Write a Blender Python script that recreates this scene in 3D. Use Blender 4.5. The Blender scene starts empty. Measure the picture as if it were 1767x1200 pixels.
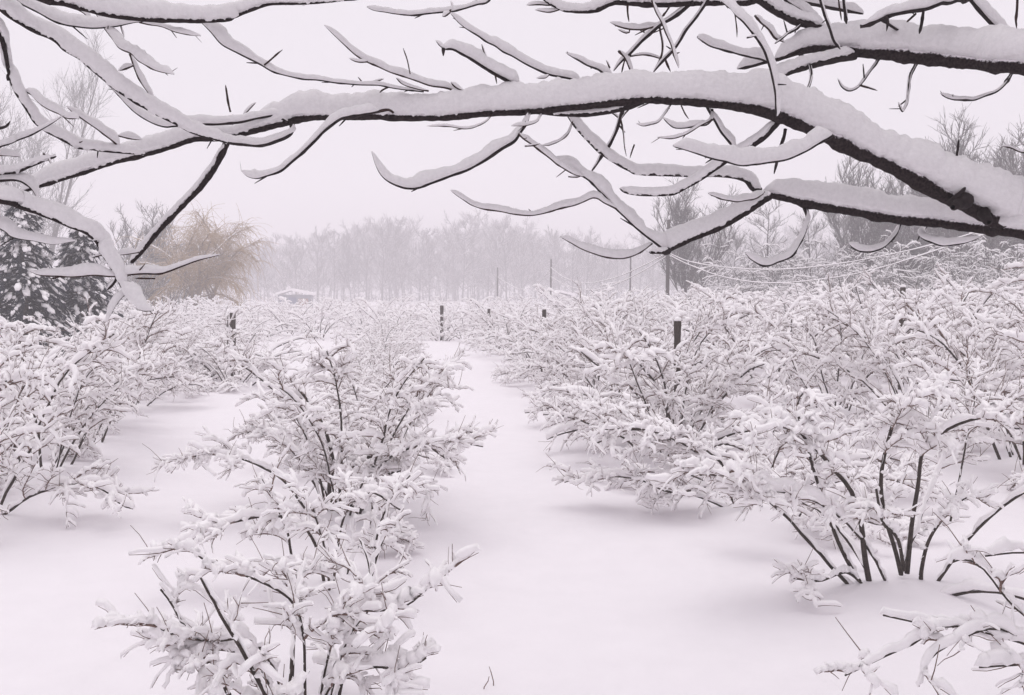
import bpy, math, random
import numpy as np
from mathutils import Vector, noise as mnoise

R = math.radians
rng = np.random.default_rng(7)
random.seed(7)
sc = bpy.context.scene
col = sc.collection

# ------------------------------------------------------------------ camera
F = 1718.0                       # focal length in photograph pixels (1767 wide)
CX, CY, HZ = 883.5, 600.0, 505.0
CAMZ = 2.0
PITCH = math.atan((CY - HZ) / F)
cam_d = bpy.data.cameras.new('camera')
cam = bpy.data.objects.new('camera', cam_d)
col.objects.link(cam)
cam.location = (0, 0, CAMZ)
cam.rotation_euler = (math.pi / 2 - PITCH, 0, 0)
cam_d.sensor_width = 36.0
cam_d.lens = 36.0 * F / 1767.0
cam_d.clip_start = 0.1
cam_d.clip_end = 3000
sc.camera = cam

# ------------------------------------------------------------------ sky
SUN_EL, SUN_ROT = R(80), R(-12)
world = bpy.data.worlds.new('World')
sc.world = world
world.use_nodes = True
nt = world.node_tree
nt.nodes.clear()
o = nt.nodes.new('ShaderNodeOutputWorld')
bg = nt.nodes.new('ShaderNodeBackground')
sky = nt.nodes.new('ShaderNodeTexSky')
sky.sky_type = 'NISHITA'
sky.sun_disc = False
sky.sun_elevation = SUN_EL
sky.sun_rotation = SUN_ROT
mx = nt.nodes.new('ShaderNodeMixRGB')
mx.inputs['Fac'].default_value = 0.93            # a closed snow-cloud deck over the clear sky
mx.inputs['Color2'].default_value = (9.4, 8.8, 9.3, 1)
nt.links.new(sky.outputs[0], mx.inputs['Color1'])
nt.links.new(mx.outputs[0], bg.inputs['Color'])
bg.inputs['Strength'].default_value = 0.1
nt.links.new(bg.outputs[0], o.inputs['Surface'])

sun_d = bpy.data.lights.new('sun', 'SUN')
sun_d.energy = 0.85
sun_d.angle = R(50)
sun_d.color = (1.0, 0.97, 0.95)
sun = bpy.data.objects.new('sun', sun_d)
col.objects.link(sun)
sun.rotation_euler = (-(math.pi / 2 - SUN_EL), 0, R(12))     # high, ahead of the camera

sc.view_settings.view_transform = 'Standard'
sc.view_settings.look = 'None'
sc.view_settings.exposure = 0.0
sc.view_settings.gamma = 1.0
sc.view_settings.use_curve_mapping = False
sc.cycles.max_bounces = 14
sc.cycles.diffuse_bounces = 12
sc.cycles.volume_bounces = 2
sc.cycles.use_denoising = True
sc.cycles.caustics_reflective = False
sc.cycles.caustics_refractive = False

# ------------------------------------------------------------------ materials
def new_mat(name):
    m = bpy.data.materials.new(name)
    m.use_nodes = True
    b = m.node_tree.nodes['Principled BSDF']
    return m, m.node_tree, b

def ramp(nt, stops):
    r = nt.nodes.new('ShaderNodeValToRGB')
    e = r.color_ramp.elements
    while len(e) < len(stops):
        e.new(0.5)
    for i, (p, c) in enumerate(stops):
        e[i].position = p
        e[i].color = (*c, 1)
    return r

def noise_node(nt, scale, detail=4, rough=0.6):
    tc = nt.nodes.new('ShaderNodeTexCoord')
    n = nt.nodes.new('ShaderNodeTexNoise')
    n.inputs['Scale'].default_value = scale
    n.inputs['Detail'].default_value = detail
    n.inputs['Roughness'].default_value = rough
    nt.links.new(tc.outputs['Object'], n.inputs['Vector'])
    return n

def snow_mat(name, scale, bump, dist, c0, c1):
    m, nt, b = new_mat(name)
    n = noise_node(nt, scale, 6, 0.65)
    r = ramp(nt, [(0.3, c0), (0.7, c1)])
    nt.links.new(n.outputs['Fac'], r.inputs['Fac'])
    nt.links.new(r.outputs['Color'], b.inputs['Base Color'])
    b.inputs['Roughness'].default_value = 0.75
    b.inputs['Specular IOR Level'].default_value = 0.15
    bp = nt.nodes.new('ShaderNodeBump')
    bp.inputs['Strength'].default_value = bump
    bp.inputs['Distance'].default_value = dist
    nt.links.new(n.outputs['Fac'], bp.inputs['Height'])
    nt.links.new(bp.outputs[0], b.inputs['Normal'])
    return m

SNOW = snow_mat('snow', 60, 0.2, 0.008, (0.925, 0.905, 0.915), (0.955, 0.94, 0.945))
SNOWT = snow_mat('shade-toned branch snow', 70, 0.35, 0.010, (0.70, 0.685, 0.695), (0.79, 0.775, 0.785))  # snow colour lowered to stand for the shade on the overhanging limbs
SNOWG = snow_mat('ground snow', 3.5, 0.25, 0.05, (0.84, 0.815, 0.84), (0.87, 0.845, 0.87))

def bark_mat(name, c0, c1, scale, bump=0.6, dist=0.004):
    m, nt, b = new_mat(name)
    n = noise_node(nt, scale, 6, 0.7)
    r = ramp(nt, [(0.3, c0), (0.72, c1)])
    nt.links.new(n.outputs['Fac'], r.inputs['Fac'])
    nt.links.new(r.outputs['Color'], b.inputs['Base Color'])
    b.inputs['Roughness'].default_value = 0.85
    b.inputs['Specular IOR Level'].default_value = 0.2
    bp = nt.nodes.new('ShaderNodeBump')
    bp.inputs['Strength'].default_value = bump
    bp.inputs['Distance'].default_value = dist
    nt.links.new(n.outputs['Fac'], bp.inputs['Height'])
    nt.links.new(bp.outputs[0], b.inputs['Normal'])
    return m

BARK = bark_mat('dark wet bark', (0.012, 0.008, 0.010), (0.040, 0.030, 0.030), 55)
TWIG = bark_mat('twig bark', (0.022, 0.013, 0.012), (0.06, 0.035, 0.031), 90)
CANE = bark_mat('bush cane bark', (0.022, 0.018, 0.016), (0.09, 0.07, 0.06), 40)
RED = bark_mat('red brown twig bark', (0.13, 0.085, 0.072), (0.24, 0.165, 0.14), 30)
POST = bark_mat('weathered post wood', (0.03, 0.024, 0.02), (0.085, 0.065, 0.055), 18)
POLE = bark_mat('grey pole wood', (0.04, 0.033, 0.031), (0.08, 0.07, 0.065), 6)

def dusted(name, c0, c1, lo, hi, scale=3.0, amt=0.25):
    """bark or needles with snow caught on whatever faces up"""
    m, nt, b = new_mat(name)
    n = noise_node(nt, scale, 4, 0.6)
    r = ramp(nt, [(0.35, c0), (0.65, c1)])
    nt.links.new(n.outputs['Fac'], r.inputs['Fac'])
    g = nt.nodes.new('ShaderNodeNewGeometry')
    sp = nt.nodes.new('ShaderNodeSeparateXYZ')
    nt.links.new(g.outputs['Normal'], sp.inputs[0])
    ma = nt.nodes.new('ShaderNodeMath')
    ma.operation = 'MULTIPLY_ADD'
    nt.links.new(n.outputs['Fac'], ma.inputs[0])
    ma.inputs[1].default_value = amt
    nt.links.new(sp.outputs['Z'], ma.inputs[2])
    mr = nt.nodes.new('ShaderNodeMapRange')
    mr.inputs['From Min'].default_value = lo
    mr.inputs['From Max'].default_value = hi
    nt.links.new(ma.outputs[0], mr.inputs['Value'])
    mix = nt.nodes.new('ShaderNodeMixRGB')
    nt.links.new(mr.outputs[0], mix.inputs['Fac'])
    nt.links.new(r.outputs['Color'], mix.inputs['Color1'])
    mix.inputs['Color2'].default_value = (0.86, 0.835, 0.86, 1)
    nt.links.new(mix.outputs[0], b.inputs['Base Color'])
    b.inputs['Roughness'].default_value = 0.9
    b.inputs['Specular IOR Level'].default_value = 0.1
    return m

FROST = dusted('dark wet bark with frost', (0.012, 0.008, 0.010), (0.040, 0.030, 0.030), 0.62, 0.82, 110, 0.75)
TREE = dusted('tree bark with snow', (0.035, 0.03, 0.03), (0.08, 0.07, 0.068), 0.6, 0.9)
TREEL = dusted('twigs with snow', (0.06, 0.052, 0.05), (0.11, 0.098, 0.094), 0.6, 0.95)
WILLOW = dusted('willow twigs', (0.30, 0.20, 0.09), (0.45, 0.32, 0.16), 0.85, 1.15)
NEEDLE = dusted('conifer needles', (0.018, 0.023, 0.034), (0.042, 0.050, 0.066), 0.92, 1.2)
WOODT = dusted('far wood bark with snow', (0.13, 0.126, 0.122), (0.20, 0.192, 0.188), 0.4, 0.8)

def plain(name, c0, c1, scale):
    return bark_mat(name, c0, c1, scale, 0.2, 0.01)

WALLG = plain('grey painted boards', (0.20, 0.21, 0.24), (0.30, 0.31, 0.34), 2)
WALLB = plain('blue grey paint', (0.14, 0.16, 0.24), (0.20, 0.22, 0.31), 2)
WALLR = plain('faded red paint', (0.30, 0.17, 0.14), (0.40, 0.25, 0.21), 2)
WALLW = plain('pale boards', (0.55, 0.53, 0.54), (0.66, 0.64, 0.65), 2)

# ------------------------------------------------------------------ mesh tools
def unit(v):
    return v / np.maximum(np.linalg.norm(v, axis=-1, keepdims=True), 1e-9)

class Acc:
    """collects quads and triangles of one mesh"""
    def __init__(self):
        self.v, self.q, self.t, self.qm, self.tm, self.n = [], [], [], [], [], 0
    def add(self, v, q=None, t=None, mat=0):
        v = np.asarray(v, float).reshape(-1, 3)
        if q is not None and len(q):
            q = np.asarray(q, int).reshape(-1, 4) + self.n
            self.q.append(q); self.qm.append(np.full(len(q), mat))
        if t is not None and len(t):
            t = np.asarray(t, int).reshape(-1, 3) + self.n
            self.t.append(t); self.tm.append(np.full(len(t), mat))
        self.v.append(v)
        self.n += len(v)
    def tubes(self, P, Rd, sides=5, mat=0):
        """P (M,N,3) centre lines, Rd (M,N) radii"""
        P = np.asarray(P, float); Rd = np.asarray(Rd, float)
        if P.ndim == 2:
            P = P[None]; Rd = Rd[None]
        M, N, _ = P.shape
        if M == 0:
            return
        T = unit(np.gradient(P, axis=1))
        mt = np.abs(unit(P[:, -1] - P[:, 0]))
        ax = np.eye(3)[np.argmin(mt, axis=1)][:, None, :]
        n = unit(ax - (ax * T).sum(-1, keepdims=True) * T)
        s = np.cross(T, n)
        a = np.arange(sides) * 2 * math.pi / sides
        V = P[:, :, None] + Rd[:, :, None, None] * (n[:, :, None] * np.cos(a)[None, None, :, None] + s[:, :, None] * np.sin(a)[None, None, :, None])
        self._rings(V, M, N, sides, mat)
    def _rings(self, V, M, N, k, mat):
        i = np.arange(N - 1)[:, None] * k
        j = np.arange(k)[None]
        q = np.stack([i + j, i + (j + 1) % k, i + k + (j + 1) % k, i + k + j], -1).reshape(-1, 4)
        Q = (q[None] + (np.arange(M) * N * k)[:, None, None]).reshape(-1, 4)
        self.add(V.reshape(-1, 3), Q, None, mat)
    def snow(self, P, H, W, sides=7, mat=0, rg=None, lump=0.22, bias=(0, 0, 0), lift=0.0, sq=0.5):
        """ridges of snow lying along centre lines: H height, W width"""
        P = np.asarray(P, float); H = np.asarray(H, float); W = np.asarray(W, float)
        if P.ndim == 2:
            P = P[None]; H = H[None]; W = W[None]
        M, N, _ = P.shape
        if M == 0:
            return
        T = unit(np.gradient(P, axis=1))
        up = np.array([0, 0, 1.0])
        n = up - (T @ up)[..., None] * T + np.asarray(bias, float)
        n = unit(n - (n * T).sum(-1, keepdims=True) * T)
        s = np.cross(T, n)
        if rg is not None and lump:
            z_ = rg.standard_normal((M, N))
            if N > 5:
                z_[:, 1:-1] = (z_[:, :-2] + 1.6 * z_[:, 1:-1] + z_[:, 2:]) / 2.1
            f = 1 + lump * z_.clip(-1.6, 1.6)
            H = H * f
            W = W * (1 + 0.6 * (f - 1))
        H = H.copy(); W = W.copy()
        H[:, 0] *= 0.05; H[:, -1] *= 0.05; W[:, 0] *= 0.05; W[:, -1] *= 0.05
        a = np.arange(sides) * 2 * math.pi / sides + 0.3
        ca, sa = np.cos(a), np.sin(a)
        sa = np.where(sa < 0, sa * sq, sa)
        c = P + n * (H * (0.25 + 0.25 * sq) + lift)[..., None]
        V = c[:, :, None] + s[:, :, None] * (W[..., None] * 0.5 * ca)[..., None] + n[:, :, None] * (H[..., None] * 0.62 * sa)[..., None]
        self._rings(V, M, N, sides, mat)
    def box(self, lo, hi, mat=0):
        x0, y0, z0 = lo; x1, y1, z1 = hi
        v = [(x0, y0, z0), (x1, y0, z0), (x1, y1, z0), (x0, y1, z0), (x0, y0, z1), (x1, y0, z1), (x1, y1, z1), (x0, y1, z1)]
        q = [(0, 3, 2, 1), (4, 5, 6, 7), (0, 1, 5, 4), (1, 2, 6, 5), (2, 3, 7, 6), (3, 0, 4, 7)]
        self.add(v, q, None, mat)
    def build(self, name, mats, parent=None, smooth=True, loc=None):
        me = mesh_from(self, name, mats, smooth)
        return put(name, me, parent, loc)

def mesh_from(a, name, mats, smooth=True):
    me = bpy.data.meshes.new(name)
    V = np.concatenate(a.v) if a.v else np.zeros((0, 3))
    Q = np.concatenate(a.q) if a.q else np.zeros((0, 4), int)
    T = np.concatenate(a.t) if a.t else np.zeros((0, 3), int)
    me.vertices.add(len(V))
    me.vertices.foreach_set('co', V.astype(np.float32).ravel())
    nl = len(Q) * 4 + len(T) * 3
    me.loops.add(nl)
    me.loops.foreach_set('vertex_index', np.concatenate([Q.ravel(), T.ravel()]).astype(np.int32))
    me.polygons.add(len(Q) + len(T))
    st = np.concatenate([np.arange(len(Q)) * 4, len(Q) * 4 + np.arange(len(T)) * 3]).astype(np.int32)
    me.polygons.foreach_set('loop_start', st)
    mi = np.concatenate([np.concatenate(a.qm) if a.qm else np.zeros(0), np.concatenate(a.tm) if a.tm else np.zeros(0)]).astype(np.int32)
    me.polygons.foreach_set('material_index', mi)
    me.polygons.foreach_set('use_smooth', np.full(len(Q) + len(T), smooth))
    for m in (mats if isinstance(mats, (list, tuple)) else [mats]):
        me.materials.append(m)
    me.update(calc_edges=True)
    me.validate()
    return me

def put(name, me, parent=None, loc=None):
    ob = bpy.data.objects.new(name, me)
    col.objects.link(ob)
    if parent is not None:
        ob.parent = parent
    if loc is not None:
        ob.location = loc
    return ob

def tag(ob, label=None, cat=None, group=None, kind=None):
    if label: ob['label'] = label
    if cat: ob['category'] = cat
    if group: ob['group'] = group
    if kind: ob['kind'] = kind
    return ob

def thing(name, label, cat, loc=(0, 0, 0), rz=0.0, group=None):
    ob = put(name, None, None, loc)
    ob.rotation_euler = (0, 0, rz)
    return tag(ob, label, cat, group)

def copy_tree(ob, parent=None):
    c = ob.copy()
    col.objects.link(c)
    c.parent = parent
    for ch in list(ob.children):
        copy_tree(ch, c)
    return c

cp, sp_ = math.cos(PITCH), math.sin(PITCH)
def at(px, py, d):
    """the place in the world seen at photograph pixel (px,py), d metres ahead"""
    u, v = (px - CX) / F * d, (CY - py) / F * d
    return np.array([u, d * cp + v * sp_, CAMZ - d * sp_ + v * cp])

def spline(P, step):
    """Catmull-Rom through the points, about every `step` metres; returns points and their parameter"""
    P = np.asarray(P, float)
    n = len(P)
    E = np.vstack([2 * P[0] - P[1], P, 2 * P[-1] - P[-2]])
    out, par = [], []
    for i in range(n - 1):
        L = np.linalg.norm(P[i + 1] - P[i])
        k = max(1, int(math.ceil(L / step)))
        t = np.arange(k) / k
        p0, p1, p2, p3 = E[i], E[i + 1], E[i + 2], E[i + 3]
        t_ = t[:, None]
        out.append(0.5 * (2 * p1 + (p2 - p0) * t_ + (2 * p0 - 5 * p1 + 4 * p2 - p3) * t_ ** 2 + (3 * p1 - p0 - 3 * p2 + p3) * t_ ** 3))
        par.append(i + t)
    out.append(P[-1:]); par.append([n - 1.0])
    return np.concatenate(out), np.concatenate(par)

# ------------------------------------------------------------------ ground
def sstep(a, b, x):
    t = np.clip((x - a) / (b - a), 0, 1)
    return t * t * (3 - 2 * t)

def gz(x, y):
    x = np.asarray(x, float); y = np.asarray(y, float)
    z = 0.75 * sstep(5, 30, x) * sstep(8, 40, y) * (1 - sstep(110, 200, y))
    z = z + 0.006 * np.sin(x * 3.1 + 1.3 * np.sin(y * 1.7)) * np.sin(y * 2.3 + np.sin(x * 1.9)) + 0.05 * np.sin(x * 0.55 + 0.6) * np.sin(y * 0.42 + 1.1) + 0.03 * np.sin(x * 1.35 + y * 0.8)
    return z * 1.0

def ground_axis(a, b, fine):
    return np.concatenate([-np.geomspace(500, a, 40), np.arange(-a + fine, b, fine), np.geomspace(b, 500, 46)])

xs = np.unique(np.round(ground_axis(12, 18, 0.2), 4))
ys = np.unique(np.round(np.concatenate([-np.geomspace(500, 3, 24), np.arange(-2.8, 26, 0.2), np.geomspace(26.2, 600, 70)]), 4))
BUSHES = []      # filled below, before the ground is raised round them

def build_ground():
    X, Y = np.meshgrid(xs, ys)
    Z = gz(X, Y)
    for (bx, by) in BUSHES:
        if by < 30:
            d2 = (X - bx) ** 2 + (Y - by) ** 2
            Z += 0.07 * np.exp(-d2 / 0.5)
    a = Acc()
    nx, ny = len(xs), len(ys)
    i = np.arange(ny - 1)[:, None] * nx + np.arange(nx - 1)[None]
    q = np.stack([i, i + 1, i + nx + 1, i + nx], -1).reshape(-1, 4)
    a.add(np.stack([X, Y, Z], -1).reshape(-1, 3), q)
    g = a.build('ground', SNOWG)
    tag(g, 'smooth deep snow over the field and its lanes', kind='structure')

# ------------------------------------------------------------------ bushes
UP = np.array([0, 0, 1.0])

def grow(p0, d0, L, N, droop, wob, rg):
    """M centre lines from p0 (M,3) along d0, bending down by `droop`"""
    M = len(p0)
    P = np.zeros((M, N, 3)); P[:, 0] = p0
    d = unit(d0)
    st = (np.asarray(L) / (N - 1))[:, None]
    dr = np.broadcast_to(np.asarray(droop, float), (M,))[:, None]
    for k in range(1, N):
        d = unit(d + wob * rg.standard_normal((M, 3)) - UP * dr / (N - 1))
        P[:, k] = P[:, k - 1] + d * st
    return P

def take(P, u):
    """points and tangents at parameter u (0..1) of each line: P (M,N,3), u (M,)"""
    N = P.shape[1]
    f = np.clip(u * (N - 1), 0, N - 1.001)
    i = f.astype(int)
    w = (f - i)[:, None]
    r = np.arange(len(P))
    a, b = P[r, i], P[r, i + 1]
    return a * (1 - w) + b * w, unit(b - a)

def snow_on(a, P, Hmax, rg, sides, wr=0.8, fill=0.92, extra=0.35, mat=0, tipgrow=0.25, br=None, lump=0.3):
    """snow on lines: thick where they lie flat, thin where they stand; lumpy, blunt at the ends"""
    M, N, _ = P.shape
    if M == 0:
        return
    keep = rg.random(M) < fill
    P = P[keep]; M = len(P)
    if M == 0:
        return
    P = P.copy()
    P[:, -1] += unit(P[:, -1] - P[:, -2]) * Hmax * tipgrow
    # twice as many rings, so that the lumps are shorter than the twig
    K = (2 * N - 1 if sides > 5 else N + 1) if sides > 4 else N
    f = np.linspace(0, N - 1, K)
    f[0], f[-1] = 0, N - 1
    f = np.concatenate([[0], [0.12], f[1:-1], [N - 1.12], [N - 1]])
    i = np.clip(f.astype(int), 0, N - 2)
    w = (f - i)[None, :, None]
    P = P[:, i] * (1 - w) + P[:, i + 1] * w
    T = unit(np.gradient(P, axis=1))
    hor = np.sqrt(np.clip(1 - T[..., 2] ** 2, 0, 1))
    H = Hmax * np.clip(hor * 1.3 - 0.25, 0.05, 1.0) * rg.uniform(0.4, 1.3, (M, 1))
    H[:, 1] *= 0.85; H[:, -2] *= 0.85
    P = P + rg.standard_normal(P.shape) * (0.10 * Hmax)
    a.snow(P, H, H * wr + 0.004, sides, mat, rg, lump, bias=(0.04, -0.03, 0), lift=0.003, sq=0.58)

ICO_V, ICO_T = None, None
def ico():
    global ICO_V, ICO_T
    if ICO_V is None:
        import bmesh
        bm = bmesh.new()
        bmesh.ops.create_icosphere(bm, subdivisions=2, radius=1)
        ICO_V = np.array([v.co[:] for v in bm.verts])
        ICO_T = np.array([[v.index for v in f.verts] for f in bm.faces])
        bm.free()
    return ICO_V, ICO_T

def blobs(a, C, S, rg, mat=0, squash=0.7):
    V, T = ico()
    for c, s in zip(C, S):
        v = V * (1 + 0.16 * rg.standard_normal(len(V))[:, None] * 0.6)
        v = v * np.array([s * rg.uniform(0.8, 1.4), s * rg.uniform(0.8, 1.4), s * squash])
        a.add(v + c, None, T, mat)

LODS = {0: dict(nl=11, nt=14, cn=18, ln=8, tn=4, cs=6, ls=4, ts=3, ss=6, st=5),
        1: dict(nl=8, nt=8, cn=9, ln=5, tn=3, cs=4, ls=3, ts=3, ss=5, st=5),
        2: dict(nl=5, nt=3, cn=6, ln=4, tn=3, cs=3, ls=3, ts=3, ss=5, st=4)}

def cane_geo(bark, snow, C, r0, r1, q, rg, mb=0, mr=1, ms=0, hs=1.0, cane_snow=0.05, out=None, bare=0.2, lat_from=0.28, latl=(0.22, 0.6), dens=1.0):
    """one cane C (N,3) with its side shoots and twigs; bark and snow go to the accumulators"""
    N = len(C)
    u = np.linspace(0, 1, N)
    bark.tubes(C, r0 + (r1 - r0) * u, q['cs'], mb)
    C_ = C[None]
    k0 = max(1, int(N * 0.12))
    snow_on(snow, C_[:, k0:], cane_snow * hs, rg, q['ss'], 0.8, 1.0, mat=ms)
    L = np.linalg.norm(np.diff(C, axis=0), axis=1).sum()
    nl = max(2, int(q['nl'] * dens * L / 1.4 + rg.integers(0, 2)))
    ul = np.sort(rg.uniform(lat_from, 0.98, nl))
    p, t = take(np.repeat(C_, nl, 0), ul)
    # side shoots: fan out to alternate sides, mostly level or rising a little
    side = unit(np.cross(t, UP) + 1e-4)
    sg = np.where(np.arange(nl) % 2 == 0, 1, -1)[:, None] * rg.uniform(0.5, 1.2, (nl, 1))
    d = unit(t * rg.uniform(0.55, 1.1, (nl, 1)) + side * sg + UP * rg.uniform(-0.05, 0.65, (nl, 1)))
    LL = rg.uniform(latl[0], latl[1], nl) * (1.15 - 0.5 * ul)
    lat = grow(p, d, LL, q['ln'], rg.uniform(0.2, 1.15, nl), 0.17, rg)
    rl = np.linspace(1, 0.4, q['ln'])[None] * rg.uniform(0.0038, 0.0064, (nl, 1))
    bark.tubes(lat, rl, q['ls'], mr)
    snow_on(snow, lat, 0.038 * hs, rg, q['ss'], 0.82, 0.97, mat=ms)
    nt_ = q['nt'] if dens > 0.5 else 4
    idx = np.repeat(np.arange(nl), nt_)
    ut = rg.uniform(0.12, 1.0, len(idx))
    p, t = take(lat[idx], ut)
    side = unit(np.cross(t, UP) + 1e-4)
    sg = np.where(np.arange(len(idx)) % 2 == 0, 1, -1)[:, None] * rg.uniform(0.35, 1.1, (len(idx), 1))
    d = unit(t * rg.uniform(0.4, 1.1, (len(idx), 1)) + side * sg + UP * rg.uniform(-0.15, 0.75, (len(idx), 1)))
    LT = 0.035 + 0.15 * rg.random(len(idx)) ** 1.7
    tw = grow(p, d, LT, q['tn'], rg.uniform(-0.3, 0.8, len(idx)), 0.24, rg)
    rt = np.linspace(1, 0.5, q['tn'])[None] * rg.uniform(0.0020, 0.0031, (len(idx), 1))
    bark.tubes(tw, rt, q['ts'], mr)
    snow_on(snow, tw, 0.029 * hs, rg, q['st'], 0.9, 1 - bare, mat=ms)
    # thin shoots that stand up bare out of the snow
    nb = max(1, int(nl * (0.5 if dens > 0.5 else 0.2)))
    ib = rg.integers(0, nl, nb)
    p, t = take(lat[ib], rg.uniform(0.2, 0.9, nb))
    d = unit(UP * rg.uniform(0.7, 1.4, (nb, 1)) + t * 0.6 + 0.25 * rg.standard_normal((nb, 3)))
    sh = grow(p, d, rg.uniform(0.08, 0.28, nb), q['tn'], 0.1, 0.1, rg)
    bark.tubes(sh, np.linspace(0.0030, 0.0016, q['tn'])[None].repeat(nb, 0), q['ts'], mr)

def bush_canes(rg, n=13, h=1.5, spread=1.0, N=14, up=0.5):
    """centre lines of the canes of one bush, base at the origin"""
    out = []
    for i in range(n):
        az = 2 * math.pi * (i + rg.uniform(-0.35, 0.35)) / n
        low = rg.random()
        tilt = R(rg.uniform(8, 24)) if low < up else R(rg.uniform(28, 54)) * min(spread, 1.2)
        o2 = np.array([math.cos(az), math.sin(az), 0])
        p = o2 * rg.uniform(0.03, 0.24) + np.array([0, 0, -0.12])
        d = o2 * math.sin(tilt) + UP * math.cos(tilt)
        L = h * rg.uniform(0.92, 1.2) * (1.12 if low < up else 0.98)
        g = rg.uniform(0.25, 0.6) if low < up else rg.uniform(0.7, 1.55)
        P = np.zeros((N, 3)); P[0] = p
        for k in range(1, N):
            f = k / (N - 1)
            d = unit(d + o2 * 0.10 * spread * (14 / N) * 0.6 - UP * g * f * 2.0 / N + rg.standard_normal(3) * 0.07 * (14 / N) ** 0.5)
            P[k] = P[k - 1] + d * L / (N - 1)
        k5 = N // 3
        P[k5:, 2] = np.maximum(P[k5:, 2], 0.12 + 0.03 * rg.random() + 0.05 * np.sin(np.arange(N - k5)) * 0.3)
        out.append(P)
    return out

def make_bush(seed, canes=None, n=13, h=1.5, spread=1.0, extra_traced=(), hs=1.0, lf=0.28, dens=1.0, latl=(0.22, 0.6), up=0.5):
    """a bush whose canes are parts and the snow on each cane a sub-part; returns its Empty"""
    rg = np.random.default_rng(seed)
    root = put('snowy_bush', None)
    q = LODS[0]
    C = bush_canes(rg, n, h, spread, q['cn'], up) if n else []
    items = [(c, rg.uniform(0.009, 0.017), 0.0045, 1.0) for c in C] + list(extra_traced)
    for (c, r0, r1, sf) in items:
        b, s = Acc(), Acc()
        cane_geo(b, s, c, r0, r1, q, rg, hs=hs * sf, lat_from=lf, dens=dens, latl=latl)
        co = b.build('cane', [CANE, RED], root)
        s.build('snow', SNOW, co)
    # snow caught where the canes crowd together
    top = Acc()
    k = 16
    CC = [it[0] for it in items]
    pick = [CC[rg.integers(0, len(CC))][rg.integers(7, 16)] + rg.standard_normal(3) * 0.03 for _ in range(k)]
    blobs(top, pick, rg.uniform(0.018, 0.042, k), rg)
    tag(top.build('snow_clumps', SNOW, root), kind='stuff')
    return root

def far_bush_mesh(seed, lod, n, h, hs):
    rg = np.random.default_rng(seed)
    q = LODS[lod]
    a = Acc()
    for c in bush_canes(rg, n, h, 1.05, q['cn']):
        cane_geo(a, a, c, rg.uniform(0.012, 0.018), 0.006, q, rg, mb=0, mr=1, ms=2, hs=hs, cane_snow=0.055)
    pick = [bush_canes(rg, 3, h, 1.05, q['cn'])[rg.integers(0, 3)][rg.integers(2, q['cn'] - 1)] for _ in range(6)]
    blobs(a, pick, rg.uniform(0.05, 0.09, 6), rg, 2)
    return mesh_from(a, 'far bush', [CANE, RED, SNOW])

SL = -0.1126                    # the rows run this much left per metre ahead
ROWS = {'left': -3.9, 'middle': -0.47, 'right': 3.37}
ORD = ['nearest', 'second', 'third', 'fourth', 'fifth', 'sixth', 'seventh', 'eighth', 'ninth', 'tenth', 'eleventh', 'twelfth',
       'thirteenth', 'fourteenth', 'fifteenth', 'sixteenth', 'seventeenth', 'eighteenth', 'nineteenth', 'twentieth']

def traced(pts, d0, d1, w0, w1, base, sf=1.0, n=22):
    """a cane followed along photograph points, its depth going d0..d1; in the bush's own coordinates"""
    k = len(pts)
    P = np.array([at(x, y, d0 + (d1 - d0) * i / (k - 1)) for i, (x, y) in enumerate(pts)])
    S, par = spline(P, 0.05)
    f = np.linspace(0, len(S) - 1, n)
    i = np.clip(f.astype(int), 0, len(S) - 2)
    w = (f - i)[:, None]
    C = S[i] * (1 - w) + S[i + 1] * w
    dm = (d0 + d1) / 2
    return (C - base, w0 / F * dm / 2, max(w1 / F * dm / 2, 0.003), sf)

def row_xy(Lr, d, j=0.0):
    # the left rows swing away to the left with distance
    if Lr < -3:
        Lr = Lr - 0.07 * max(d - 10.6, 0) * (1 if Lr < -3 else 0)
    return Lr + SL * d + j, d

bush_no = [0]
def place_bush(proto, x, y, rz, s, label, group):
    ob = copy_tree(proto)
    ob.location = (x, y, float(gz(x, y)) + 0.0)
    ob.rotation_euler = (0, 0, rz)
    ob.scale = (s * (0.84 if s > 1.1 else 0.96), s * (0.84 if s > 1.1 else 0.96), s * rng.uniform(0.95, 1.05))
    tag(ob, label, 'bush', group)
    BUSHES.append((x, y))
    return ob

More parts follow.
